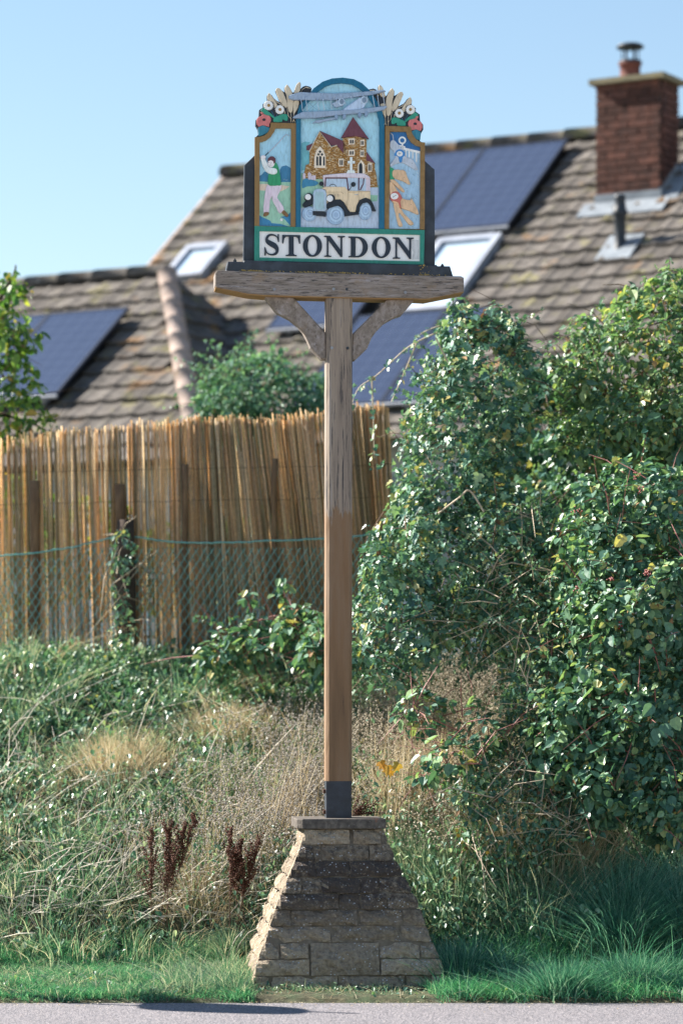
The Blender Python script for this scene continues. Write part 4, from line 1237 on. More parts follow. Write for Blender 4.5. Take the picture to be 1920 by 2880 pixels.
def reed_mesh(bend):
    m1 = MB(); pts = [(bend * math.sin(math.pi * q / 3), 0, q / 3) for q in range(4)]
    m1.tube(pts, 1.0, 5)
    me = bpy.data.meshes.new('reed')
    vs2 = []
    for p in m1.v:
        vs2.append(p)
    return m1
def reed_data(bend, rad, mat):
    me = bpy.data.meshes.new('reed')
    m1 = MB(); m1.tube([(bend * math.sin(math.pi * q / 3), 0, q / 3) for q in range(4)], [rad * 1.1, rad, rad, rad * .75], 5)
    me.from_pydata(m1.v, [], m1.f); me.materials.append(mat)
    me.polygons.foreach_set('use_smooth', [True] * len(me.polygons))
    return me
reed_me = [reed_data(random.uniform(-.012, .012), random.uniform(.004, .0068), m_reed) for _ in range(5)] + [reed_data(random.uniform(-.012, .012), random.uniform(.004, .006), m_reedd) for _ in range(3)]
wroot = wpos(reedf)
back = MB()
def reed_lean(px):
    return .02 + .10 * math.exp(-((px - 800) / 190) ** 2) + .05 * math.exp(-((px - 1040) / 70) ** 2)
n_obj = 0
spots = []
px = -150
while px < 1108:
    sparse = 1.0 if px > 480 else .75
    if px < 480 and random.random() < .12:
        px += random.uniform(2, 7)
    spots.append(px)
    px += max(1.2, random.gauss(2.6, 1.1) + .9 * math.sin(px * .11)) / sparse
spots_fr = [p for p in spots if -20 < p]
keep = set(random.sample(range(len(spots_fr)), min(300, len(spots_fr))))
def reed_at(px, yo):
    x0 = fence_px(px, 4.1); y = fy(x0) + yo
    x0 = fence_px(px, y)
    zt_ = z_at(np.interp(px, [a for a, _ in top_px], [b for _, b in top_px]), y) + random.gauss(0, .022) - (random.uniform(0, .3) if random.random() < .06 else 0)
    zb_ = gz(x0, y) - .03
    ln = zt_ - zb_
    le = reed_lean(px) + random.gauss(0, .012)
    return Vector((x0 + le * ln * .5, y, zb_)), Vector((x0 - le * ln * .5, y + random.gauss(0, .01), zt_))
for i, p in enumerate(spots_fr):
    a, b_ = reed_at(p, random.uniform(-.012, .0))
    if i in keep:
        g_ = math.sin(p * .071) + .7 * math.sin(p * .19 + 1) + random.gauss(0, .7)
        o = link('reed', random.choice(reed_me[:5] if g_ > -.45 else reed_me[5:]), reedf)
        d_ = b_ - a
        o.matrix_local = Matrix.Translation(a - wroot) @ d_.to_track_quat('Z', 'Y').to_matrix().to_4x4() @ Matrix.Diagonal((1, 1, d_.length, 1))
    else:
        back.m = random.choice([0, 0, 0, 1]); back.tube([a, a.lerp(b_, .5), b_], random.uniform(.0035, .006), 5)
n_back = 0
px = -160
while px < 1108:
    a, b_ = reed_at(px, random.uniform(.004, .02))
    back.m = random.choice([0, 1, 1]); back.tube([a, a.lerp(b_, .5), b_], random.uniform(.003, .005), 4)
    px += random.uniform(1.6, 3.4) if px > 520 else random.uniform(2.5, 11)
back.m = 1
tag(back.build('reed_backing', [m_reed, m_reedd], reedf), kind='stuff')
for py in (1330, 1420):
    mb = MB(); mb.tube([(fence_px(p, 4.1), fy(fence_px(p, 4.1)) - .022, z_at(py - (p / 1110) * 22 + random.uniform(-2, 2), fy(fence_px(p, 4.1)))) for p in range(-140, 1110, 25)], .0014, 4)
    mb.build('binding_wire', m_oldpost, reedf)
for (px, py, r) in ((97, 1352, .036), (338, 1362, .04), (520, 1305, .022), (772, 1290, .022)):
    x = fence_px(px, 4.4); y = fy(x) - .05
    x = fence_px(px, y); z1 = z_at(py, y)
    mb = MB(); n5 = 7
    pts = [(x + random.uniform(-.006, .006), y, gz(x, y) - .1 + (z1 - gz(x, y) + .1) * q / n5) for q in range(n5 + 1)]
    mb.tube(pts, [r * random.uniform(.9, 1.08) for _ in pts], 9)
    mb.build('stake', m_stake, reedf, True)

wf = empty('wire_fence', (fence_px(352, 3.8), 3.8, gz(-1.5, 3.8)), 'green chain link fence sagging between dark posts in front of the reeds', 'wire fence')
ctop = [(-200, 1580), (0, 1563), (90, 1556), (200, 1540), (330, 1508), (400, 1513), (480, 1524), (560, 1528), (700, 1524), (900, 1515), (1000, 1508), (1100, 1494), (1200, 1488)]
def cfy(x):
    return fy(x) - .16
def ct(px):
    return np.interp(px, [a for a, _ in ctop], [b for _, b in ctop])
pts = []
for p in range(-160, 1181, 12):
    y = cfy(fence_px(p, 4)); pts.append((fence_px(p, y), y, z_at(ct(p) + random.uniform(-1.5, 1.5), y)))
mb = MB(); mb.tube(pts, .0065, 6)
mb.build('top_wire', m_wirep, wf, True)
mesh = MB()
cell = 22.0
for sgn in (1, -1):
    p = -900
    while p < 2000:
        a = []
        for q in range(0, 14):
            py = 1480 + q * 30
            pxx = p + sgn * (py - 1480) * .62 + 1.6 * math.sin(q * 1.9 + p)
            if -160 < pxx < 1180 and py > ct(pxx):
                y = cfy(fence_px(pxx, 4)) + .004 * sgn; a.append((fence_px(pxx, y), y, z_at(py, y)))
        if len(a) > 1:
            mesh.tube(a, .0029, 3, False)
        p += cell
tag(mesh.build('wire_mesh', m_wirep, wf), kind='stuff')
x = fence_px(352, 3.85); y = cfy(x) - .03
mb = MB(); zt_ = z_at(1462, y); zb_ = gz(x, y) - .1
pts = [(x + .012 * q / 6 - .006, y, zb_ + (zt_ - zb_) * (1 - q / 6)) for q in range(7)]
mb.tube(pts, [.062, .066, .068, .07, .07, .072, .078], 10)
mb.build('post', m_oldpost, wf, True)

# ---------------------------------------------------------------- vegetation tools
def fan(outline, c, cup=.08):
    """right half outline -> a leaf with a fold along the midrib"""
    R_ = [np.array((x, y, cup * (x ** .8 if x > 0 else 0))) for x, y in outline]
    vs2 = [np.array((0, c, -.01))] + R_ + [p * np.array((-1, 1, 1)) for p in R_[1:-1]]
    n = len(R_); f = []
    for i in range(n - 1):
        f.append((0, 1 + i, 2 + i))
    left = [1] + [n + 1 + i for i in range(n - 2)] + [n]
    for i in range(n - 1):
        f.append((0, left[i + 1], left[i]))
    return np.array(vs2), np.array(f)
T_OV = fan([(0, 0), (.22, .16), (.31, .42), (.2, .76), (0, 1)], .45, .35)
T_BR = fan([(0, 0), (.25, .05), (.40, .3), (.36, .5), (.22, .8), (0, 1)], .4, .3)
T_IV = fan([(0, 0), (.24, -.08), (.48, .12), (.27, .32), (.40, .58), (.17, .60), (0, 1)], .35, .22)
T_SM = fan([(0, 0), (.3, .4), (0, 1)], .45, .3)

def frames(N, rng_, droop=.6):
    N = N / np.linalg.norm(N, axis=1, keepdims=True)
    d = rng_.normal(size=N.shape) * (1 - droop); d[:, 2] -= droop
    y = d - N * np.sum(d * N, 1, keepdims=True)
    y /= np.linalg.norm(y, axis=1, keepdims=True) + 1e-9
    x = np.cross(y, N)
    return np.stack([x, y, N], -1)

def leaves(name, tmpl, P, N, size, mat, parent, seed=1, n_obj=0, droop=.6, kind=None):
    rg = np.random.default_rng(seed)
    V0, F0 = tmpl
    R_ = frames(np.asarray(N, float), rg, droop)
    size = np.asarray(size)
    idx = np.arange(len(P))
    if n_obj:
        ok = np.where(R_[:, 1, 2] < .1)[0]
        pxs = 960 + P[:, 0] / (K * (D + P[:, 1])); pys = HZ - (P[:, 2] - EYE) / (K * (D + P[:, 1]))
        vis = (pxs > 5) & (pxs < 1915) & (pys > 5) & (pys < 2870)
        score = size * 8 - P[:, 1] + np.where(vis, 0, -99) + np.abs(R_[:, 1, 2]) * .5
        pick = np.argsort(-score)[:n_obj]
        me = bpy.data.meshes.new('leaf'); me.from_pydata([tuple(v) for v in V0], [], [tuple(int(i) for i in f) for f in F0]); me.materials.append(mat)
        w = wpos(parent)
        for i in pick:
            o = link('leaf', me, parent)
            m3 = Matrix(R_[i].tolist()).to_4x4()
            o.matrix_local = Matrix.Translation(Vector(P[i]) - w) @ m3 @ Matrix.Scale(float(size[i]), 4)
        idx = np.setdiff1d(idx, pick)
    Vw = np.einsum('nij,vj->nvi', R_[idx], V0) * size[idx][:, None, None] + P[idx][:, None]
    Fw = F0[None] + (np.arange(len(idx)) * len(V0))[:, None, None]
    o = np_mesh(name, Vw.reshape(-1, 3), Fw.reshape(-1, 3), mat, parent)
    if kind:
        tag(o, kind=kind)
    return o

def blades(name, P, H, W, lean, mat, parent=None, seed=1, curl=.5, seg=3, face=.6):
    """grass: P bases, H heights, W widths, lean (n,2) horizontal drift at the tip in units of height"""
    rg = np.random.default_rng(seed)
    n = len(P); H = np.asarray(H); W = np.asarray(W)
    ang = rg.uniform(0, math.pi, n) * (1 - face) + rg.normal(0, .35, n) * face
    sd = np.stack([np.cos(ang), np.sin(ang), np.zeros(n)], -1)
    lean = np.asarray(lean)
    vs2 = []
    for k_ in range(seg + 1):
        t = k_ / seg
        off = np.zeros((n, 3))
        off[:, :2] = lean * (t ** (1 + curl))[..., None] * H[:, None] if hasattr(t, 'shape') else lean * t ** (1 + curl) * H[:, None]
        ll = np.minimum(np.linalg.norm(lean, axis=1), .95)
        off[:, 2] = H * t * (1 - .35 * ll * t)
        c = P + off
        w = W * (1 - t ** 1.5 * .9) * .5
        if k_ < seg:
            vs2 += [c - sd * w[:, None], c + sd * w[:, None]]
        else:
            vs2.append(c)
    m = 2 * seg + 1
    Vw = np.stack(vs2, 1).reshape(-1, 3)
    F = []
    for k_ in range(seg - 1):
        F += [(2 * k_, 2 * k_ + 1, 2 * k_ + 3), (2 * k_, 2 * k_ + 3, 2 * k_ + 2)]
    F.append((2 * seg - 2, 2 * seg - 1, 2 * seg))
    Fw = np.array(F)[None] + (np.arange(n) * m)[:, None, None]
    return np_mesh(name, Vw, Fw.reshape(-1, 3), mat, parent)

OCT = (np.array([(1, 0, 0), (-1, 0, 0), (0, 1, 0), (0, -1, 0), (0, 0, 1), (0, 0, -1)], float),
       np.array([(0, 2, 4), (2, 1, 4), (1, 3, 4), (3, 0, 4), (2, 0, 5), (1, 2, 5), (3, 1, 5), (0, 3, 5)]))
def beads(name, P, r, mat, parent=None, stretch=1.3, kind=None):
    V0, F0 = OCT
    V0 = V0 * np.array((1, 1, stretch))
    Vw = V0[None] * np.asarray(r)[:, None, None] + P[:, None]
    Fw = F0[None] + (np.arange(len(P)) * 6)[:, None, None]
    o = np_mesh(name, Vw.reshape(-1, 3), Fw.reshape(-1, 3), mat, parent)
    return tag(o, kind=kind) if kind else o

def B(px, py, y, rx_, ry_, rd):
    p = PT(px, py, y); f = K * (D + y)
    return (np.array(p), np.array((rx_ * f, rd, ry_ * f)))
def blob_pts(blobs, n, shell=.4, seed=1, lump=.18, back=.45, gap=0.0):
    rg = np.random.default_rng(seed)
    ctr = np.array([b_[0] for b_ in blobs]); rad = np.array([b_[1] for b_ in blobs])
    wgt = rad[:, 0] * rad[:, 2]; wgt = wgt / wgt.sum()
    bi = rg.choice(len(blobs), n * 2, p=wgt)
    d = rg.normal(size=(n * 2, 3)); d /= np.linalg.norm(d, axis=1, keepdims=True)
    ok = d[:, 1] < back
    bi, d = bi[ok], d[ok]
    lp = 1 + lump * wob(d[:, 0] * 3 + bi, d[:, 2] * 3 + d[:, 1] * 2, 1.0, seed)
    fr = (1 - shell * rg.random(len(d)) ** 1.6) * lp
    P = ctr[bi] + d * rad[bi] * fr[:, None]
    ins = np.zeros(len(P), bool)
    for j in range(len(blobs)):
        q = np.linalg.norm((P - ctr[j]) / rad[j], axis=1)
        ins |= (q < .72) & (bi != j)
    if gap:
        ins |= wob(P[:, 0] * 5, P[:, 2] * 5 + P[:, 1] * 3, 1.2, seed + 3) < -1 + gap
    P, d, r_ = P[~ins], d[~ins], rad[bi][~ins]
    N = d / r_; N /= np.linalg.norm(N, axis=1, keepdims=True)
    return P[:n], N[:n]
def stems(name, blobs, n, mat, parent, seed=1, r=(.002, .005), ln=(.2, .5)):
    P, N = blob_pts(blobs, n, .8, seed)
    rg = np.random.default_rng(seed); m1 = MB()
    for p, nn in zip(P, N):
        p = Vector(p); d = Vector((rg.normal(0, .6), rg.normal(0, .4), rg.normal(.2, .6))).normalized(); L = rg.uniform(*ln)
        b2 = Vector(rg.normal(0, .25, 3))
        m1.tube([p, p + d * L * .5 + b2 * L * .3, p + d * L + b2 * L * .2 - Vector((0, 0, L * .15))], [rg.uniform(*r), rg.uniform(*r) * .8, r[0] * .5], 4)
    return tag(m1.build(name, mat, parent), kind='stuff')
def on_bank(px, py):
    y0, y1 = -1.0, 6.0
    f = lambda y: PT(px, py, y).z - gz(PT(px, py, y).x, y)
    lo, hi = -2.0, 5.5
    for y in np.linspace(-.97, 5.5, 300):
        if f(y) < 0:
            return Vector((PT(px, py, y).x, y, gz(PT(px, py, y).x, y)))
    return PT(px, py, 5.5)

m_ivy = leafmat('ivy leaf', [(0, '#3a5f58'), (.3, '#4d7668'), (.65, '#66907a'), (.9, '#8fae86'), (1, '#b8ab6c')], .36, .22, .55)
m_bram = leafmat('bramble leaf', [(0, '#3f665a'), (.4, '#557d6a'), (.75, '#6f967a'), (.94, '#9cb884'), (1, '#beb072')], .42, .28, .45)
m_shrub = leafmat('privet leaf', [(0, '#476a58'), (.4, '#618769'), (.75, '#84a272'), (.95, '#a8b67c'), (1, '#c8aa62')], .38, .35, .5)
m_bush = leafmat('evergreen bush leaf', [(0, '#4a7466'), (.5, '#64907c'), (1, '#8fb39a')], .5, .3, .35)
m_tree = leafmat('garden tree leaf', [(0, '#3c6238'), (.4, '#557f40'), (.8, '#7d9f4a'), (.95, '#a7b052'), (1, '#c99a4a')], .4, .35, .5)
m_gr = leafmat('lawn grass', [(0, '#2f6c50'), (.4, '#438862'), (.75, '#66a67c'), (1, '#acd0ac')], .45, .35, .4, (1.0, 1.15, .8))
m_gr2 = leafmat('bank grass', [(0, '#3d6854'), (.35, '#567e67'), (.62, '#7c9a82'), (.84, '#b0b9a2'), (1, '#d6cfba')], .5, .35, .4, (1.05, 1.1, .8))
m_vg_shade = leafmat('verge grass', [(0, '#2c5a4a'), (.4, '#3f7762'), (.75, '#62987f'), (1, '#a3c2ab')], .45, .3, .4, (1.0, 1.12, .85))  # darker, bluer grass: shade of hedge and plinth put into the colour
m_deadl = leafmat('dead leaf', [(0, '#5a4534'), (.5, '#8a6c50'), (1, '#b89a72')], .7, .25, .2, (1.1, 1.0, .8))
m_straw = leafmat('straw', [(0, '#a08c6e'), (.4, '#c2b08e'), (.75, '#dacdb0'), (1, '#eee6d4')], .55, .35, .35, (1.02, 1.0, .9))
m_sedge = leafmat('blue green sedge', [(0, '#3d7565'), (.5, '#5b9682'), (1, '#9cc6b2')], .45, .3, .4, (1, 1.2, .9))
m_stalk = M('dead stem', [(.3, '#9c8a74'), (.7, '#c9bba6')], (30, 30, 30), .8, .2)
m_twig = M('brown twig', [(.3, '#4a3a2f'), (.7, '#7a6250')], (30, 30, 30), .85, .3)
m_cane = M('pinkish bramble cane', [(.3, '#7a4a48'), (.7, '#a8706a')], (30, 30, 30), .6, .2)
m_seed = M('grey brown seed head', [(.3, '#867e76'), (.7, '#c0b9b0')], (60, 60, 60), .9, 0, rnd=.5)
m_seedb = M('tan seed head', [(.3, '#978a76'), (.7, '#cabfac')], (60, 60, 60), .9, 0, rnd=.5)
m_dock = M('rust brown dock seed', [(.3, '#43241a'), (.7, '#6b3f2c')], (60, 60, 60), .85, 0, rnd=.5)
m_berry = M('red bramble berry', [(.3, '#7a1f22'), (.7, '#a83a34')], (60, 60, 60), .35, 0)
m_bark = M('dark bark', [(.3, '#2a231e'), (.7, '#4a3d33')], (20, 20, 6), .95, .6)
def R3(n, seed, s=1.0):
    return np.random.default_rng(seed).normal(size=(n, 3)) * s

# ---------------------------------------------------------------- shrubs, ivy, trees
def sprigs(e, blobs, n, tmpl, size, mat, seed, smat):
    """shoots that stick out of the leaf mass and break its outline"""
    P, N = blob_pts(blobs, n, .12, seed, .2, .2)
    rg = np.random.default_rng(seed); m1 = MB(); LP_, LN_ = [], []
    for p, nn in zip(P, N):
        d = Vector(nn) * .7 + Vector((rg.normal(0, .5), rg.normal(-.1, .3), rg.normal(.35, .5))); d.normalize()
        L = rg.uniform(.10, .34); p = Vector(p)
        q = [p + d * L * t + Vector((0, 0, -.25 * L * t * t)) for t in (0, .35, .7, 1)]
        m1.tube(q, [.003, .0025, .002, .001], 4)
        for t in np.linspace(.1, 1, int(L / .022)):
            c = p + d * L * t + Vector((0, 0, -.25 * L * t * t))
            LP_.append(np.array(c) + rg.normal(0, .012, 3)); LN_.append(np.array((rg.normal(-.1, .6), rg.normal(-.2, .5), rg.normal(.6, .4))))
    tag(m1.build('shoots', smat, e), kind='stuff')
    leaves('shoot_leaves', tmpl, np.array(LP_), np.array(LN_), size * rg.uniform(.5, 1.3, len(LP_)), mat, e, seed, kind='stuff')

def shrub(name, label, cat, blobs, n, tmpl, size, mat, seed, n_obj=0, upb=.55, shell=.45, gap=.25, group=None, nst=60, stemmat=None, back=.45, jit=.6, lump=.2, sprig=0):
    c = blobs[0][0]
    rk = np.random.default_rng(seed + 77)
    kids = []
    for (bc, br) in blobs:
        for _ in range(9):
            dd = rk.normal(size=3); dd /= np.linalg.norm(dd); dd[1] = -abs(dd[1]) * .7
            kids.append((bc + dd * br * rk.uniform(.75, 1.12), br * rk.uniform(.14, .40) * np.array((1, 1, rk.uniform(.7, 1.5)))))
    nb0 = len(blobs)
    blobs = blobs + kids
    e = empty(name, (c[0], c[1], gz(c[0], c[1])), label, cat, group)
    P, N = blob_pts(blobs, n, shell, seed, lump, back, gap)
    rg = np.random.default_rng(seed + 5)
    keep_ = P[:, 2] > ground_h(P[:, 0], P[:, 1]) + .01
    P, N = P[keep_], N[keep_]
    Nl = N * .7 + np.array((-.12, 0, upb)) + R3(len(P), seed + 9, jit)
    s_ = size * np.clip(rg.lognormal(-.08, .42, len(P)), .35, 2.0)
    q_ = rg.random(len(P))
    leaves('foliage', tmpl, P[q_ < .7], Nl[q_ < .7], s_[q_ < .7], mat, e, seed, n_obj, kind='stuff')
    leaves('small_foliage', T_SM if tmpl is not T_SM else T_OV, P[(q_ >= .7) & (q_ < .96)], Nl[(q_ >= .7) & (q_ < .96)], s_[(q_ >= .7) & (q_ < .96)] * .75, mat, e, seed + 1, kind='stuff')
    leaves('dead_leaves', T_SM, P[q_ >= .96], Nl[q_ >= .96], s_[q_ >= .96] * .8, m_deadl, e, seed + 2, kind='stuff')
    if sprig:
        sprigs(e, blobs[:nb0], sprig, tmpl, size * .85, mat, seed + 300, stemmat or m_twig)
    if nst:
        stems('stems', blobs, nst, stemmat or m_twig, e, seed)
    return e

ivy_blobs = [B(1335, 1130, 2.3, 165, 235, .6), B(1370, 985, 2.4, 110, 95, .45), B(1265, 1340, 2.1, 150, 290, .6), B(1215, 1600, 1.9, 175, 240, .6), B(1120, 1760, 1.6, 140, 190, .5), B(1425, 1090, 2.6, 75, 110, .4), B(1390, 1560, 1.8, 130, 230, .5)]
iv = shrub('ivy_thicket', 'tall mound of glossy dark ivy arching up behind the sign post', 'ivy', ivy_blobs, 19000, T_IV, .042, m_ivy, 11, 280, .5, .6, .5, nst=110, sprig=110)
# trailing ivy shoots reaching left over the panel
m1 = MB(); LPs, LNs = [], []
for path in ([(1240, 930, 2.2), (1150, 975, 2.1), (1060, 1055, 2.0), (1010, 1090, 1.95), (985, 1145, 1.9)], [(1170, 965, 2.1), (1140, 1040, 2.1), (1100, 1130, 2.05)], [(1045, 1060, 2.0), (1047, 1120, 2.0), (1050, 1200, 2.0), (1052, 1290, 2.0)], [(1250, 1010, 2.1), (1200, 1060, 2.0), (1165, 1075, 1.95)], [(1190, 1210, 2), (1150, 1240, 1.9), (1120, 1270, 1.9)], [(1300, 900, 2.3), (1210, 925, 2.2), (1170, 950, 2.2)]):
    q = cr([tuple(PT(*p)) for p in path], 6, False)
    m1.tube(q, [.006 * (1 - .6 * i / len(q)) for i in range(len(q))], 5)
    for p in q:
        for _ in range(2):
            if random.random() < .62:
                LPs.append(np.array(p) + np.random.default_rng(len(LPs)).normal(0, .014, 3)); LNs.append((random.gauss(-.2, .6), random.gauss(-.5, .4), random.gauss(.5, .5)))
m1.build('shoots', m_stalk, iv)
leaves('shoot_leaves', T_IV, np.array(LPs), np.array(LNs), np.full(len(LPs), .036) * np.random.default_rng(3).uniform(.7, 1.3, len(LPs)), m_ivy, iv, 4, kind='stuff')
m1 = MB()
for path in ([(1230, 1445, 1.45), (1290, 1400, 1.4), (1320, 1380, 1.4), (1360, 1440, 1.4)], [(1225, 950, 1.8), (1260, 1020, 1.8), (1300, 1075, 1.8)], [(1385, 1100, 1.8), (1405, 1080, 1.8), (1380, 1130, 1.8)]):
    m1 = MB(); m1.tube(cr([tuple(PT(*p)) for p in path], 5, False), .006, 5); m1.build('bare_stem', m_stalk, iv)

dark_blobs = [B(1560, 1280, 3.6, 250, 240, .35), B(1500, 1600, 2.9, 200, 250, .4), B(1750, 1350, 3.2, 260, 240, .4), B(1880, 1700, 2.2, 160, 400, .4), B(1650, 1900, 2.2, 200, 300, .4)]
shrub('shaded_thicket', 'dark shaded ivy in the hollow between ivy mound and brambles', 'thicket', dark_blobs, 20000, T_IV, .06, m_ivy, 21, 0, .2, .5, .0, nst=140)
sh_blobs = [B(1810, 1010, 2.6, 190, 190, .7), B(1690, 1090, 2.6, 140, 125, .5), B(1885, 890, 2.6, 110, 105, .5), B(1780, 1200, 2.4, 220, 130, .6), B(1930, 1150, 2.3, 120, 250, .5)]
shrub('privet_shrub', 'sunlit yellow green shrub at the top right of the hedge', 'shrub', sh_blobs, 12000, T_OV, .052, m_shrub, 31, 200, .6, .6, .48, nst=110, sprig=110)
br_blobs = [B(1840, 1470, 1.1, 190, 170, .5), B(1700, 1520, 1.2, 160, 140, .5), B(1830, 1720, .9, 230, 230, .55), B(1690, 1800, 1.0, 150, 210, .45), B(1780, 1990, .8, 190, 190, .45), B(1900, 2040, .7, 150, 190, .4), B(1720, 2190, .65, 150, 110, .3), B(1880, 2230, .55, 130, 110, .3), B(1580, 2080, .8, 90, 130, .25), B(1880, 2280, .9, 110, 100, .2)]
brs = shrub('bramble_bush', 'large dark green bramble bush with red berries at the right edge', 'bramble', br_blobs, 19000, T_BR, .048, m_bram, 41, 300, .5, .6, .5, nst=130, stemmat=m_cane, sprig=120)
P, N = blob_pts(br_blobs[:3], 120, .1, 77)
cl = P[np.random.default_rng(2).choice(len(P), 14)] + np.array((0, -.06, 0))
bp_ = np.concatenate([c + R3(9, i, .012) for i, c in enumerate(cl)])
beads('berries', bp_, np.full(len(bp_), .0062), m_berry, brs, 1.0, 'stuff')
mid_blobs = [B(1480, 1720, 1.5, 150, 190, .45), B(1330, 1760, 1.5, 120, 110, .3), B(1560, 1560, 1.6, 100, 120, .4), B(1540, 1960, 1.2, 110, 200, .35), B(1470, 2130, 1.2, 110, 130, .25), B(1610, 2240, .9, 130, 120, .25), B(1450, 2330, .75, 170, 150, .25), B(1330, 2250, 1.0, 70, 80, .2)]
shrub('bramble_tangle', 'tangled small leaved bramble between ivy mound and bramble bush', 'bramble', mid_blobs, 13000, T_SM, .038, m_bram, 51, 0, .5, .7, .55, nst=420, stemmat=m_stalk, sprig=120)
low_blobs = [B(1270, 2130, .8, 90, 70, .25), B(1360, 2060, .95, 70, 80, .25), B(1180, 2000, 1.1, 70, 60, .25)]
shrub('trailing_bramble', 'low trailing bramble with blue green leaves right of the sign post', 'bramble', low_blobs, 650, T_BR, .05, m_bram, 61, 150, .8, .5, .35, nst=50, stemmat=m_cane, jit=.4)
lb = [B(690, 1820, 3.2, 90, 60, .3), B(840, 1770, 3.0, 70, 60, .25), B(620, 1840, 3.2, 55, 40, .25), B(900, 1830, 2.7, 50, 90, .25)]
e = shrub('sprawling_bramble', 'bright green bramble sprawling over the bank top left of the post', 'bramble', lb, 1100, T_BR, .060, m_bram, 71, 150, .6, .7, .45, nst=40, stemmat=m_cane, sprig=26)
m1 = MB(); LPs = []
for path in ([(800, 1760, 3.2), (800, 1680, 3.2), (790, 1640, 3.2), (820, 1640, 3.2)], [(720, 1770, 3.2), (700, 1700, 3.2), (690, 1680, 3.2)], [(650, 1790, 3.1), (740, 1740, 3.1), (860, 1720, 3.0)]):
    q = cr([tuple(PT(*p)) for p in path], 5, False); m1.tube(q, .005, 5)
    LPs += [np.array(p) for p in q for _ in range(2)]
m1.build('cane', m_cane, e)
leaves('cane_leaves', T_BR, np.array(LPs) + R3(len(LPs), 5, .03), R3(len(LPs), 6, .5) + np.array((0, -.3, .5)), np.full(len(LPs), .065), m_bram, e, 6, kind='stuff')
pi = [B(348, 1540, 3.66, 34, 60, .08), B(335, 1620, 3.66, 28, 60, .07), B(352, 1780, 3.66, 34, 60, .1), B(345, 1700, 3.66, 22, 50, .06), B(350, 1840, 3.6, 45, 40, .12)]
shrub('post_ivy', 'dark ivy climbing the old fence post on the left', 'ivy', pi, 330, T_IV, .034, m_ivy, 81, 0, .4, .4, .4, nst=16, stemmat=m_stalk)
gb = [B(40, 1480, 5.6, 120, 140, .4), B(260, 1560, 5.6, 150, 130, .4), B(480, 1600, 5.6, 130, 120, .4), B(700, 1580, 5.6, 140, 130, .4), B(900, 1550, 5.6, 130, 150, .4), B(1060, 1560, 5.4, 120, 150, .4), B(-60, 1650, 5.5, 200, 120, .4)]
shrub('garden_border', 'low green garden planting glimpsed through the reed screen', 'plants', gb, 6000, T_OV, .07, m_tree, 95, 0, .5, .5, .1, nst=0)
bb = [B(730, 1120, 6.5, 130, 110, .6), B(650, 1140, 6.3, 90, 80, .5), B(830, 1130, 6.5, 95, 75, .5), B(720, 1050, 6.6, 90, 50, .4), B(600, 1100, 6.4, 35, 50, .3)]
shrub('garden_bush', 'rounded evergreen garden bush peeping over the reed screen', 'bush', bb, 9000, T_OV, .042, m_bush, 91, 0, .6, .6, .4, nst=30, lump=.45, sprig=130)
tb = [B(20, 880, 5.2, 70, 75, .3), B(60, 960, 5.2, 55, 45, .25), B(20, 1020, 5.2, 80, 70, .3), B(70, 1110, 5.2, 60, 50, .3), B(20, 1180, 5.2, 100, 70, .35), B(100, 1200, 5.1, 60, 45, .25), B(-90, 1050, 5.3, 120, 200, .5), B(30, 800, 5.2, 40, 40, .2)]
e = shrub('garden_tree', 'leafy garden tree branch hanging in at the left edge', 'tree', tb, 1900, T_OV, .06, m_tree, 101, 0, .4, .9, .35, nst=50, lump=.4)
m1 = MB()
m1.tube(cr([tuple(PT(*p)) for p in ((-330, 2000, 5.4), (-250, 1500, 5.4), (-180, 1200, 5.3), (-120, 1000, 5.3))], 5, False), [.09 - .003 * i for i in range(16)], 9)
m1.build('trunk', m_bark, e, True)
m1 = MB()
for path in (((-180, 1200, 5.3), (-60, 1160, 5.2), (60, 1180, 5.2), (130, 1210, 5.15)), ((-150, 1080, 5.3), (-40, 1000, 5.2), (40, 960, 5.2), (70, 930, 5.2)), ((-120, 1000, 5.3), (-60, 900, 5.25), (0, 840, 5.2), (40, 770, 5.2), (45, 745, 5.2))):
    q = cr([tuple(PT(*p)) for p in path], 5, False); m1.tube(q, [.022 * (1 - .8 * i / len(q)) for i in range(len(q))], 6)
m1.build('branches', m_bark, e, True)

# ---------------------------------------------------------------- grasses and weeds
def area(n, x0, x1, y0, y1, seed):
    rg = np.random.default_rng(seed)
    x, y = rg.uniform(x0, x1, n), rg.uniform(y0, y1, n)
    return x, y, rg
def plinth_out(x, y, m=.0):
    c5_, s5_ = math.cos(math.radians(5)), math.sin(math.radians(5))
    xr, yr = (x - POSTX) * c5_ + y * s5_, -(x - POSTX) * s5_ + y * c5_
    w = .53 + m
    return ~((np.abs(xr - (PCX - POSTX)) < w) & (np.abs(yr) < w))
def front_out(x, y):
    """keeps the bare strip before the plinth clear"""
    return ~((np.abs(x - PCX) < .50 + .05 * wob(x, y, 5, 3)) & (y < -.3))
def stuff_blades(name, label, x, y, H, W, lean, mat, seed, curl=.6, seg=3, face=.6):
    P = np.stack([x, y, ground_h(x, y) - .005], -1)
    o = blades(name, P, H, W, lean, mat, None, seed, curl, seg, face)
    return tag(o, label, 'grass', None, 'stuff')
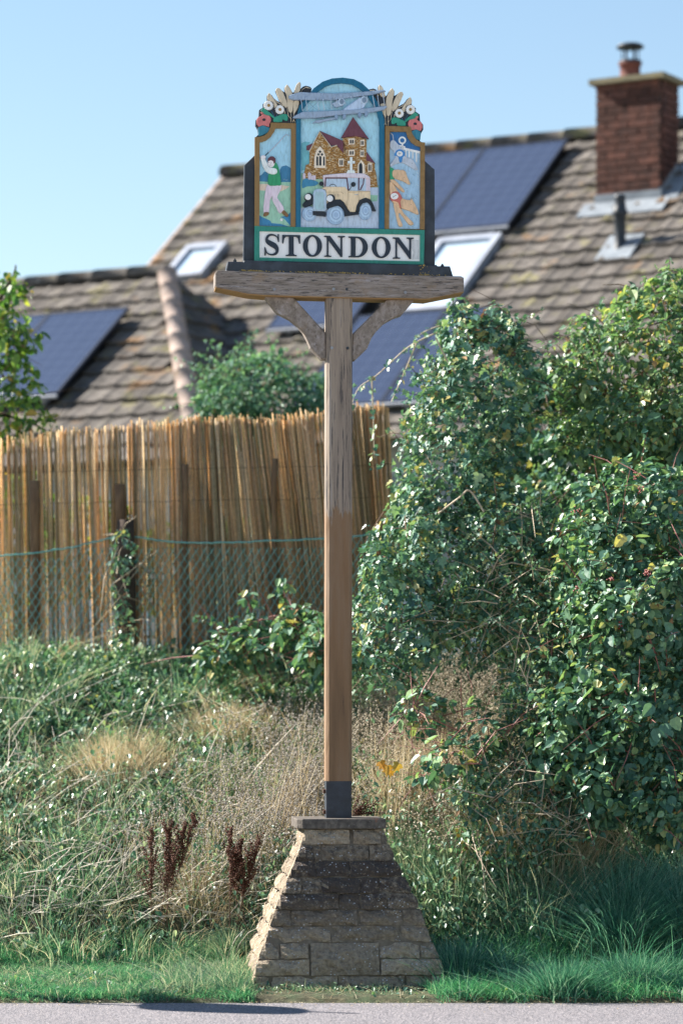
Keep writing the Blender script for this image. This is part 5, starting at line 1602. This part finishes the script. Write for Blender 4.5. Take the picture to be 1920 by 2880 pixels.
def clumps(nc, per, x0, x1, y0, y1, rad, seed, dens=None, pull=.45):
    """clumped positions with a lean shared inside each clump"""
    cx, cy, rg = area(nc, x0, x1, y0, y1, seed)
    if dens is not None:
        ok = rg.random(nc) < dens(cx, cy); cx, cy = cx[ok], cy[ok]; nc = len(cx)
    r = rad * rg.uniform(.5, 1.5, nc)
    ld = rg.normal(0, pull, (nc, 2))
    hs = rg.lognormal(0, .4, nc)
    i = np.repeat(np.arange(nc), per)
    off = rg.normal(0, 1, (len(i), 2)) * r[i][:, None]
    return cx[i] + off[:, 0], cy[i] + off[:, 1], ld[i] + off / rad * .28 + rg.normal(0, .3, (len(i), 2)), hs[i] * rg.uniform(.55, 1.15, len(i)), rg
# lawn in front
x, y, rg = area(80000, -2.35, 2.45, ROAD_EDGE - .03, .5, 1)
ok = plinth_out(x, y) & front_out(x, y) & (y > ROAD_EDGE - .01 + .05 * wob(x, y, 3, 1)); ok &= (x < -.45) | (rg.random(len(x)) < .5)
x, y = x[ok], y[ok]; n = len(x)
right = smoothstep(.3, .7, x)
H = rg.uniform(.018, .06, n) * (1 + .8 * wob(x, y, 3.5, 4)) * (1 + right * 1.2) * (1 + .8 * smoothstep(.1, .5, y))
stuff_blades('lawn_grass', 'short mown green verge grass beside the road', x, y, H, rg.uniform(.003, .0058, n), rg.normal(0, .8, (n, 2)), m_gr, 1, seg=2)
x, y, ln, hs, rg = clumps(420, 14, -2.35, -.5, -.93, .5, .035, 41, pull=.6)
ok = plinth_out(x, y) & front_out(x, y)
stuff_blades('lawn_tufts', 'coarser grass tufts and clover scattered over the verge lawn', x[ok], y[ok], .07 * hs[ok], rg.uniform(.004, .007, ok.sum()), ln[ok] * 1.3, m_gr2, 41)
# clippings and weeds in the lawn
x, y, rg = area(2600, -2.35, 2.4, ROAD_EDGE, .5, 42)
ok = plinth_out(x, y) & (rg.random(len(x)) < np.where(np.abs(x - PCX) < .55, .5, .8)); x, y = x[ok], y[ok]; n = len(x)
stuff_blades('clippings', 'dry cut grass lying on the verge and along the road edge', x, y, rg.uniform(.03, .10, n), rg.uniform(.002, .004, n), rg.normal(0, 2.4, (n, 2)), m_straw, 42, .1)
x, y, rg = area(2600, -2.35, 2.4, ROAD_EDGE + .02, .5, 43)
ok = plinth_out(x, y) & (wob(x, y, 2.5, 9) > .1) & (front_out(x, y) | (rg.random(len(x)) < .6)); x, y = x[ok], y[ok]; n = len(x)
o = leaves('verge_weeds', T_OV, np.stack([x, y, ground_h(x, y) + rg.uniform(.005, .05, n)], -1), R3(n, 44, .5) + np.array((-.1, -.2, .8)), rg.uniform(.015, .038, n), m_bram, None, 44, droop=.3)
tag(o, 'small leafy weeds in the verge lawn', 'weeds', None, 'stuff')
# taller verge grass, right of the plinth
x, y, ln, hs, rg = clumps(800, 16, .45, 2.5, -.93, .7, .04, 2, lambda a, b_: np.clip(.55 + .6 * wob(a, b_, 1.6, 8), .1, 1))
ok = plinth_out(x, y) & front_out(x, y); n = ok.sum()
stuff_blades('verge_grass', 'longer lush grass right of the stone plinth', x[ok], y[ok], .15 * hs[ok] * (.5 + .5 * smoothstep(-.95, -.3, y[ok])), rg.uniform(.0045, .008, n), ln[ok], m_vg_shade, 2)
x, y, ln, hs, rg = clumps(240, 12, -.98, -.46, -.8, .2, .035, 3)
ok = plinth_out(x, y, .01) & front_out(x, y); n = ok.sum()
stuff_blades('plinth_grass', 'grass tufts against the left foot of the plinth', x[ok], y[ok], .11 * hs[ok], rg.uniform(.004, .007, n), ln[ok], m_gr2, 3)
# bank: clumped grass, weeds, ground cover, straw, bleached stems
x, y, ln, hs, rg = clumps(2500, 17, -2.9, 2.9, .25, 4.3, .05, 4, lambda a, b_: np.clip(.6 + .7 * wob(a, b_, 1.1, 6), .12, 1))
stuff_blades('bank_grass', 'rough green grass clumps covering the sloping bank', x, y, .17 * hs, rg.uniform(.004, .009, len(x)), ln + np.array((.15, -.2)), m_gr2, 4)
x, y, ln, hs, rg = clumps(1500, 12, -2.9, 2.9, .2, 4.3, .08, 45)
stuff_blades('bank_undergrowth', 'short green undergrowth on the sloping bank', x, y, .09 * hs, rg.uniform(.004, .008, len(x)), ln, m_gr, 45, seg=2)
def forbs(name, label, nc, per, box_, hgt, size, mat, seed, dens, tmpl=T_OV):
    x, y, ln, hs, rg = clumps(nc, per, *box_, .045, seed, dens)
    n = len(x)
    z = ground_h(x, y) + hgt * np.clip(hs, .2, 2) * rg.uniform(.1, 1, n)
    o = leaves(name, tmpl, np.stack([x, y, z], -1), R3(n, seed, .6) + np.array((-.2, -.15, .75)), size * rg.uniform(.55, 1.5, n), mat, None, seed, droop=.3)
    return tag(o, label, 'weeds', None, 'stuff')
m_weed = leafmat('grey green weed leaf', [(0, '#44705c'), (.4, '#62896f'), (.75, '#8aa78a'), (1, '#b9c0a4')], .32, .3, .6, (1.05, 1.15, .75))
forbs('bank_weeds', 'grey green leafy weeds growing through the bank grass', 2600, 14, (-2.9, 2.6, .35, 3.6), .20, .034, m_weed, 46, lambda a, b_: np.clip(.5 + .7 * wob(a, b_, 1.3, 21), .05, 1))
forbs('ground_ivy', 'low glossy ground cover along the top of the bank', 1700, 13, (-2.9, .4, 2.0, 4.2), .10, .040, m_bram, 47, lambda a, b_: np.clip(.25 + smoothstep(2.2, 3.2, b_) + .3 * wob(a, b_, 1.5, 5), .05, 1), T_IV)
forbs('hedge_foot_weeds', 'grey green weeds mixed with dry stalks right of the post', 700, 14, (.12, 1.6, .35, 1.7), .38, .034, m_weed, 49, lambda a, b_: np.clip(.6 + .5 * wob(a, b_, 1.9, 31), .1, 1))
x, y, ln, hs, rg = clumps(1000, 10, -2.9, 2.7, .25, 4.0, .06, 6, lambda a, b_: np.clip(.35 + .6 * wob(a, b_, 1.3, 11) + .35 * smoothstep(2.6, .8, b_), .05, 1) * (1 - .6 * smoothstep(.8, 1.2, a)), .9)
stuff_blades('straw', 'bleached dry grass stems tangled through the bank', x, y, .24 * hs, rg.uniform(.0026, .005, len(x)), ln + np.array((.3, -.1)), m_straw, 6, .8)
m_bleach = M('bleached stem', [(.3, '#b3a896'), (.7, '#ddd6c9')], (30, 30, 30), .7, .2, rnd=.3)
rg = np.random.default_rng(48); m1 = MB()
for k_ in range(760):
    px, py = rg.uniform(-40, 1000), rg.choice([rg.uniform(2000, 2600), rg.normal(2300, 140), rg.normal(2550, 60)])
    if px > 640 and py < 2250 and rg.random() < .6:
        continue
    a = on_bank(px, py) + Vector((0, -.03, rg.uniform(.0, .12)))
    L = rg.uniform(.12, .42); an = rg.normal(.5, .8)
    d1 = Vector((math.cos(an), rg.normal(-.1, .3), math.sin(an) * .75 + .1)).normalized(); kink = Vector((rg.normal(0, .22), rg.normal(0, .2), rg.normal(-.15, .2)))
    r = rg.uniform(.0012, .0034)
    m1.tube([a, a + d1 * L * .35 + kink * L * .12, a + d1 * L * .7 + kink * L * .4, a + d1 * L + kink * L * .9], [r, r, r * .8, r * .4], 4)
tag(m1.build('bleached_stems', m_bleach), 'white bleached dead stems lying tangled across the left bank', 'stems', None, 'stuff')
# tufts as things
def tuft(name, label, cat, px, py, n, h, r, mat, seed, w=(.0025, .004), spread=.55, group=None, lean0=(0, 0)):
    c = on_bank(px, py); rg = np.random.default_rng(seed)
    e = empty(name, c, label, cat, group)
    x = c.x + rg.normal(0, r, n); y = c.y + rg.normal(0, r * .8, n)
    out = np.stack([x - c.x, y - c.y], -1) / (r * 2)
    blades('blades', np.stack([x, y, ground_h(x, y) - .01], -1), h * rg.uniform(.55, 1.1, n), rg.uniform(*w, n), out * spread + rg.normal(0, .25, (n, 2)) + np.array(lean0), mat, e, seed, .7, 4)
    return e
tuft('straw_tussock', 'golden dry grass tussock on the bank nearest the left edge', 'grass tuft', 335, 2190, 1500, .34, .13, m_straw, 201, group='dry grass tussocks')
tuft('straw_tussock', 'golden dry grass tussock below the sprawling bramble', 'grass tuft', 650, 2080, 1100, .30, .14, m_straw, 202, group='dry grass tussocks')
tuft('straw_tussock', 'pale flattened straw tussock behind the two dock plants', 'grass tuft', 560, 2520, 700, .22, .14, m_straw, 203, spread=1.2, group='dry grass tussocks')
tuft('sedge_clump', 'blue green mound of fine sedge at the lower right edge', 'sedge', 1760, 2620, 2300, .46, .18, m_sedge, 204, (.004, .0075), 1.3, lean0=(.05, -.35))
tuft('sedge_clump', 'second sedge mound cut off by the right photo edge', 'sedge', 1930, 2600, 1300, .42, .16, m_sedge, 205, (.004, .0075), 1.3)
tuft('arching_grass', 'bright arching grass clump by the road right of the plinth', 'grass tuft', 1570, 2795, 900, .24, .10, m_vg_shade, 206, (.004, .007), 1.1)
tuft('arching_grass', 'dark arching grass clump close against the right plinth side', 'grass tuft', 1290, 2760, 900, .30, .11, m_vg_shade, 207, (.004, .007), 1.0)
tuft('arching_grass', 'small bright grass clump near the right road corner', 'grass tuft', 1800, 2770, 700, .22, .10, m_vg_shade, 208, (.004, .006), 1.0)
tuft('green_grass_tuft', 'upright green grass tuft between dock plant and plinth', 'grass tuft', 650, 2690, 500, .24, .06, m_gr2, 209, (.003, .005), .9)
tuft('meadow_grass', 'feathery grass standing under the dark bramble on the right', 'grass tuft', 1480, 2520, 1400, .42, .16, m_gr2, 210, (.003, .005), .7)
tuft('meadow_grass', 'yellowish grass clump just right of the plinth cap', 'grass tuft', 1180, 2480, 1200, .40, .14, m_gr2, 211, (.003, .005), .6)

tuft('tall_dry_grass', 'tall pale dry grass rising in front of the bramble tangle', 'grass tuft', 1430, 2500, 500, .85, .12, m_straw, 212, (.003, .005), .45, lean0=(.1, -.1))
tuft('tall_dry_grass', 'tall pale dry grass standing left of the sedge mound', 'grass tuft', 1590, 2520, 420, .80, .10, m_straw, 213, (.003, .005), .45, lean0=(.05, -.1))
tuft('tall_green_grass', 'tall mixed green grass under the middle of the hedge', 'grass tuft', 1500, 2560, 1000, .58, .17, m_gr2, 214, (.004, .007), .8)
tuft('tall_dry_grass', 'tall tan dry stalks just right of the post above the plinth cap', 'grass tuft', 1150, 2330, 520, .62, .13, m_straw, 216, (.003, .005), .5, lean0=(.1, -.05))
tuft('tall_dry_grass', 'tall tan dry stalks between post and hedge below the ivy mound', 'grass tuft', 1300, 2260, 520, .66, .14, m_straw, 217, (.003, .005), .5, lean0=(.1, -.05))
tuft('tall_green_grass', 'tall mixed green grass between plinth and hedge foot', 'grass tuft', 1290, 2560, 800, .48, .14, m_gr2, 215, (.004, .007), .8)

# grey seed heads (left of post) and tan ones (right)
def seedheads(name, label, spots, n, mat, seed, h=(.2, .42), nb=9):
    rg = np.random.default_rng(seed)
    P, Bp, Ht = [], [], []
    for i in range(n):
        px, py, sx_, sy_ = spots[rg.integers(len(spots))]
        c = on_bank(rg.normal(px, sx_), min(2700, rg.normal(py, sy_)))
        P.append(c); Ht.append(rg.uniform(*h))
    P = np.array([tuple(p) for p in P]); Ht = np.array(Ht)
    ln = rg.normal(0, .3, (n, 2)) + np.array((.1, -.1))
    o = blades(name, P, Ht, np.full(n, .0028), ln, m_seedb if mat is m_seedb else m_straw, None, seed, .5, 3)
    bd = []
    for i in range(n):
        for q in range(nb):
            t = 1 - .45 * q / nb
            ll = min(np.linalg.norm(ln[i]), .95)
            bd.append(P[i] + np.array((ln[i][0] * t ** 1.5 * Ht[i], ln[i][1] * t ** 1.5 * Ht[i], Ht[i] * t * (1 - .35 * ll * t))) + rg.normal(0, .007, 3))
    bd = np.array(bd)
    tag(o, label, 'wildflower', None, 'stuff')
    beads('seeds', bd, rg.uniform(.0028, .0068, len(bd)), mat, o, 1.3, 'stuff')
seedheads('grey_seed_heads', 'grey faded flower heads massed left of the post', [(870, 2130, 90, 60), (760, 2260, 110, 70), (800, 2380, 90, 60), (620, 2420, 130, 60), (880, 2320, 60, 60)], 1500, m_seed, 301)
seedheads('tan_seed_heads', 'tan faded flower heads massed right of the post', [(1200, 2080, 110, 70), (1320, 2180, 110, 80), (1100, 2200, 70, 80), (1260, 2400, 100, 60)], 1900, m_seedb, 302, (.28, .55), 12)
# dock plants
def dock(label, px, py, h, lean, seed, nbr=16):
    c = on_bank(px, py); rg = np.random.default_rng(seed); h *= 1.1
    e = empty('dock_plant', c, label, 'dock plant', 'dead dock plants')
    m1 = MB(); sd = []
    for k_ in range(4):
        lx = lean + rg.normal(0, .13); hh = h * rg.uniform(.75, 1.0)
        q = [Vector((c.x + lx * hh * t ** 1.4 + .03 * (k_ - 1), c.y + .02 * k_, c.z - .02 + hh * t)) for t in np.linspace(0, 1, 7)]
        m1.tube(q, [.005 - .0005 * i for i in range(7)], 5)
        for b2 in range(nbr):
            t = rg.uniform(.35, .95); p = Vector((c.x + lx * hh * t ** 1.4 + .03 * (k_ - 1), c.y + .02 * k_, c.z + hh * t))
            L = hh * .34 * (1.2 - t); dx = rg.normal(0, .26)
            tip = p + Vector((dx * L, rg.normal(0, .25) * L, L))
            m1.tube([p, tip], [.002, .001], 4)
            for s2 in np.linspace(0.05, 1, 22):
                for _ in range(2):
                    sd.append(np.array(p.lerp(tip, s2)) + rg.normal(0, .0065, 3))
        for s2 in np.linspace(.55, 1, 40):
            sd.append(np.array((c.x + lx * hh * s2 ** 1.4 + .03 * (k_ - 1), c.y + .02 * k_, c.z + hh * s2)) + rg.normal(0, .007, 3))
    m1.build('stem', m_twig, e)
    sd = np.array(sd); beads('seed_spike', sd, rg.uniform(.0036, .0062, len(sd)), m_dock, e, 1.0, 'stuff')
dock('rust brown dock plant leaning right, the left one of the pair left of the plinth', 440, 2640, .68, .10, 401)
dock('rust brown dock plant standing close beside the left side of the plinth', 660, 2640, .62, -.02, 402)
# dock leaning out behind the plinth cap
c = Vector((.05, .42, .95)); rg = np.random.default_rng(403)
e = empty('dock_plant', c, 'rust brown dock spray showing behind the plinth cap right of the shoe', 'dock plant', 'dead dock plants')
m1 = MB(); sd = []
for k_ in range(9):
    a = Vector((.06, .30, .98)); tip = PT(1010 + 9 * k_, 2240 + (k_ * 37) % 50, .30)
    m1.tube([a, a.lerp(tip, .6) + Vector((0, 0, .012)), tip], .0016, 4)
    sd += [np.array(a.lerp(tip, t)) + np.array((0, 0, .012 * math.sin(t * 3))) + rg.normal(0, .006, 3) for t in np.linspace(.2, 1, 46)]
m1.build('stem', m_twig, e); beads('seed_spike', np.array(sd), rg.uniform(.003, .0055, len(sd)), m_dock, e, 1.0, 'stuff')
# long bleached stalks bending over left of the post
rg = np.random.default_rng(501); m1 = MB()
def stalk(m1, a, b_, sag, r=.0022):
    q = [a.lerp(b_, t) + Vector((0, 0, sag * math.sin(math.pi * t))) for t in np.linspace(0, 1, 8)]
    m1.tube(q, [r * (1 - .6 * t) for t in np.linspace(0, 1, 8)], 4)
for i in range(28):
    a = on_bank(rg.normal(800, 55), rg.uniform(2330, 2480)); 
    b_ = PT(rg.normal(890, 70), rg.uniform(1960, 2230), a.y - .1)
    stalk(m1, a, b_, rg.uniform(.04, .14))
o = m1.build('bent_stalks', m_straw); tag(o, 'long bleached grass stalks bending towards the post from the left', 'grass', None, 'stuff')
m1 = MB()
for i in range(26):
    a = on_bank(rg.normal(1090, 35), rg.uniform(2380, 2480)); b_ = PT(a.x / (K * (D + a.y)) + 960 + rg.normal(35, 30), rg.uniform(1960, 2200), a.y - .1)
    stalk(m1, a, b_, rg.uniform(-.02, .04), .0018)
o = m1.build('upright_stalks', m_straw); tag(o, 'tall thin golden stalks standing right behind the post shoe', 'grass', None, 'stuff')
# dead pale branches
def branch(label, path, r, seed, y_off=-.12, twigs=3):
    rg = np.random.default_rng(seed)
    q3 = []
    for (px, py) in path:
        p = on_bank(px, py); d = D + p.y; y2 = p.y + y_off
        q3.append(tuple(PT(px, py, y2)))
    q = cr(q3, 4, False)
    q = [Vector(p) + Vector(rg.normal(0, .006, 3)) for p in q]
    e = empty('dead_branch', q[0], label, 'branch', 'bleached dead branches on the bank')
    m1 = MB(); m1.tube(q, [r * (1 - .7 * i / len(q)) for i in range(len(q))], 6); m1.build('limb', m_stalk, e, True)
    for k_ in range(twigs):
        i = rg.integers(1, len(q) - 1); p = q[i]; t = (q[i + 1] - q[i]).normalized() + Vector(rg.normal(0, .6, 3)); t.y *= .4
        m1 = MB(); m1.tube([p, p + t * .06, p + t * .13 + Vector(rg.normal(0, .02, 3))], [r * .5, r * .4, r * .2], 5); m1.build('twig', m_stalk, e)
branch('pale dead branch curving down from the upper bank, longest of the tangle', [(295, 1940), (360, 1990), (450, 2020), (540, 2075)], .0075, 1)
branch('pale dead branch lying almost level below the longest one', [(400, 2045), (480, 2055), (560, 2090), (680, 2150)], .006, 2)
branch('pale dead stick slanting up right above the golden tussock', [(380, 2010), (450, 1950), (520, 1900)], .006, 3, twigs=1)
branch('thin pale dead stem running level toward the sign post', [(560, 2060), (640, 2060), (720, 2030), (800, 2045)], .0045, 4)
branch('bleached stick leaning by the bramble at the bank top', [(395, 1790), (480, 1795), (560, 1790)], .012, 5, -.05, 1)
branch('stouter bleached stick slanting under the sprawling bramble', [(490, 1835), (530, 1815), (565, 1795)], .016, 6, -.08, 0)
branch('short reddish dead stem at the far left of the bank', [(35, 1800), (40, 1860), (50, 1930), (30, 1980)], .008, 7, twigs=1)
branch('dry curved stem hanging by the far left lower bank', [(60, 2300), (50, 2420), (40, 2520), (20, 2580)], .005, 8, twigs=1)
branch('pale stem pointing at the left corner of the plinth cap', [(660, 2265), (720, 2300), (800, 2330)], .004, 9, -.2, 0)
# yellow wildflowers and a turned leaf
m_yel = M('yellow petals', [(.3, '#c99a2a'), (.7, '#e0b840')], (60, 60, 60), .6, 0)
e = empty('yellow_wildflower', on_bank(1290, 2480), 'small yellow wildflowers right of the plinth cap', 'wildflower')
m1 = MB()
for (px, py) in ((1284, 2335), (1288, 2350), (1298, 2368), (1370, 2398), (1278, 2470)):
    p = PT(px, py, .35); m1.tube([p - Vector((.01, -.02, .14)), p], .0015, 4)
    f_ = MB()
    for q in range(8):
        an = q * math.pi / 4
        f_.add([p + Vector((0, -.004, 0)), p + Vector((math.cos(an - .3) * .009, -.006, math.sin(an - .3) * .009)), p + Vector((math.cos(an) * .013, -.003, math.sin(an) * .013)), p + Vector((math.cos(an + .3) * .009, -.006, math.sin(an + .3) * .009))], [(0, 1, 2, 3)])
    f_.build('flower', m_yel, e)
m1.build('stem', m_twig, e)
m_turn = leafmat('turned yellow leaf', [(0, '#c98a2e'), (.5, '#d8a545'), (1, '#a8a04a')], .5, .35, .3, (1.2, 1.0, .5))
e = empty('yellowed_plant', on_bank(1090, 2300), 'cluster of orange yellow turned leaves right of the post', 'leaves')
for i, (px, py, a, s3) in enumerate(((1068, 2160, -.5, .07), (1090, 2170, .1, .08), (1122, 2165, .6, .075), (1100, 2185, .2, .05))):
    me = bpy.data.meshes.new('leaf'); me.from_pydata([tuple(v) for v in T_IV[0]], [], [tuple(int(q) for q in f) for f in T_IV[1]]); me.materials.append(m_turn)
    o = link('leaf', me, e); o.matrix_local = Matrix.Translation(PT(px, py - 18, .55) - wpos(e)) @ Matrix.Rotation(a, 4, 'Y') @ Matrix.Rotation(-math.pi / 2 - .4, 4, 'X') @ Matrix.Scale(s3, 4)
m1 = MB(); m1.tube([on_bank(1090, 2300), PT(1092, 2150, .58)], .003, 5); m1.build('stem', m_stalk, e)

# low weeds rooted along the plinth foot
x, y, ln, hs, rg = clumps(70, 9, PCX - .55, PCX + .6, -.72, -.56, .02, 611)
stuff_blades('foot_weeds', 'sparse weeds along the front foot of the plinth', x, y, .05 * hs, rg.uniform(.003, .005, len(x)), ln * 1.4, m_gr2, 611)
n = 260
x, y = rg.uniform(PCX - .6, PCX + .65, n), rg.uniform(-.85, -.58, n)
o = leaves('foot_leaves', T_SM, np.stack([x, y, ground_h(x, y) + rg.uniform(.0, .03, n)], -1), R3(n, 612, .5) + np.array((0, -.3, .7)), rg.uniform(.012, .026, n), m_weed, None, 612, droop=.3)
tag(o, 'tiny creeping weeds between plinth and road', 'weeds', None, 'stuff')
# grit and dead leaves on the tarmac
n = 420
x = rg.uniform(-2.2, 2.3, n); y = ROAD_EDGE - np.abs(rg.normal(0, .18, n))
o = leaves('road_litter', T_SM, np.stack([x, y, np.full(n, .004)], -1), R3(n, 613, .12) + np.array((0, 0, 1)), rg.uniform(.005, .02, n), m_straw, None, 613, droop=.1)
tag(o, 'scattered dry leaf bits along the tarmac edge', 'litter', None, 'stuff')
# road sign just outside the picture, whose shadow lies on the tarmac
m_galv = M('galvanised steel', [(.3, '#8f959a'), (.7, '#a9aeb2')], (9, 9, 9), .5, .1, metal=.5)
rs = empty('road_sign', (-3.28, -.27, .02), 'grey steel road sign post just beyond the left edge of the picture', 'road sign')
mb = MB(); mb.tube([(-3.28, -.27, -.1), (-3.28, -.27, 2.6)], .022, 12); mb.build('pole', m_galv, rs, True)
mb = MB(); mb.tube([(-3.28, -.27, 2.6), (-3.28, -.27, 2.615)], [.026, .018], 12); mb.build('cap', m_galv, rs)
mb = MB()
pl_ = cr([(-.26, 1.72), (0, 1.66), (.26, 1.72), (.28, 2.05), (.2, 2.32), (0, 2.40), (-.2, 2.32), (-.28, 2.05)], 3)
n_ = len(pl_)
mb.add([(-3.252, -.27 + a, z) for a, z in pl_] + [(-3.246, -.27 + a, z) for a, z in pl_], [tuple(range(n_)), tuple(range(n_, 2 * n_))[::-1]] + [(i, (i + 1) % n_, n_ + (i + 1) % n_, n_ + i) for i in range(n_)])
mb.build('plate', m_galv, rs)
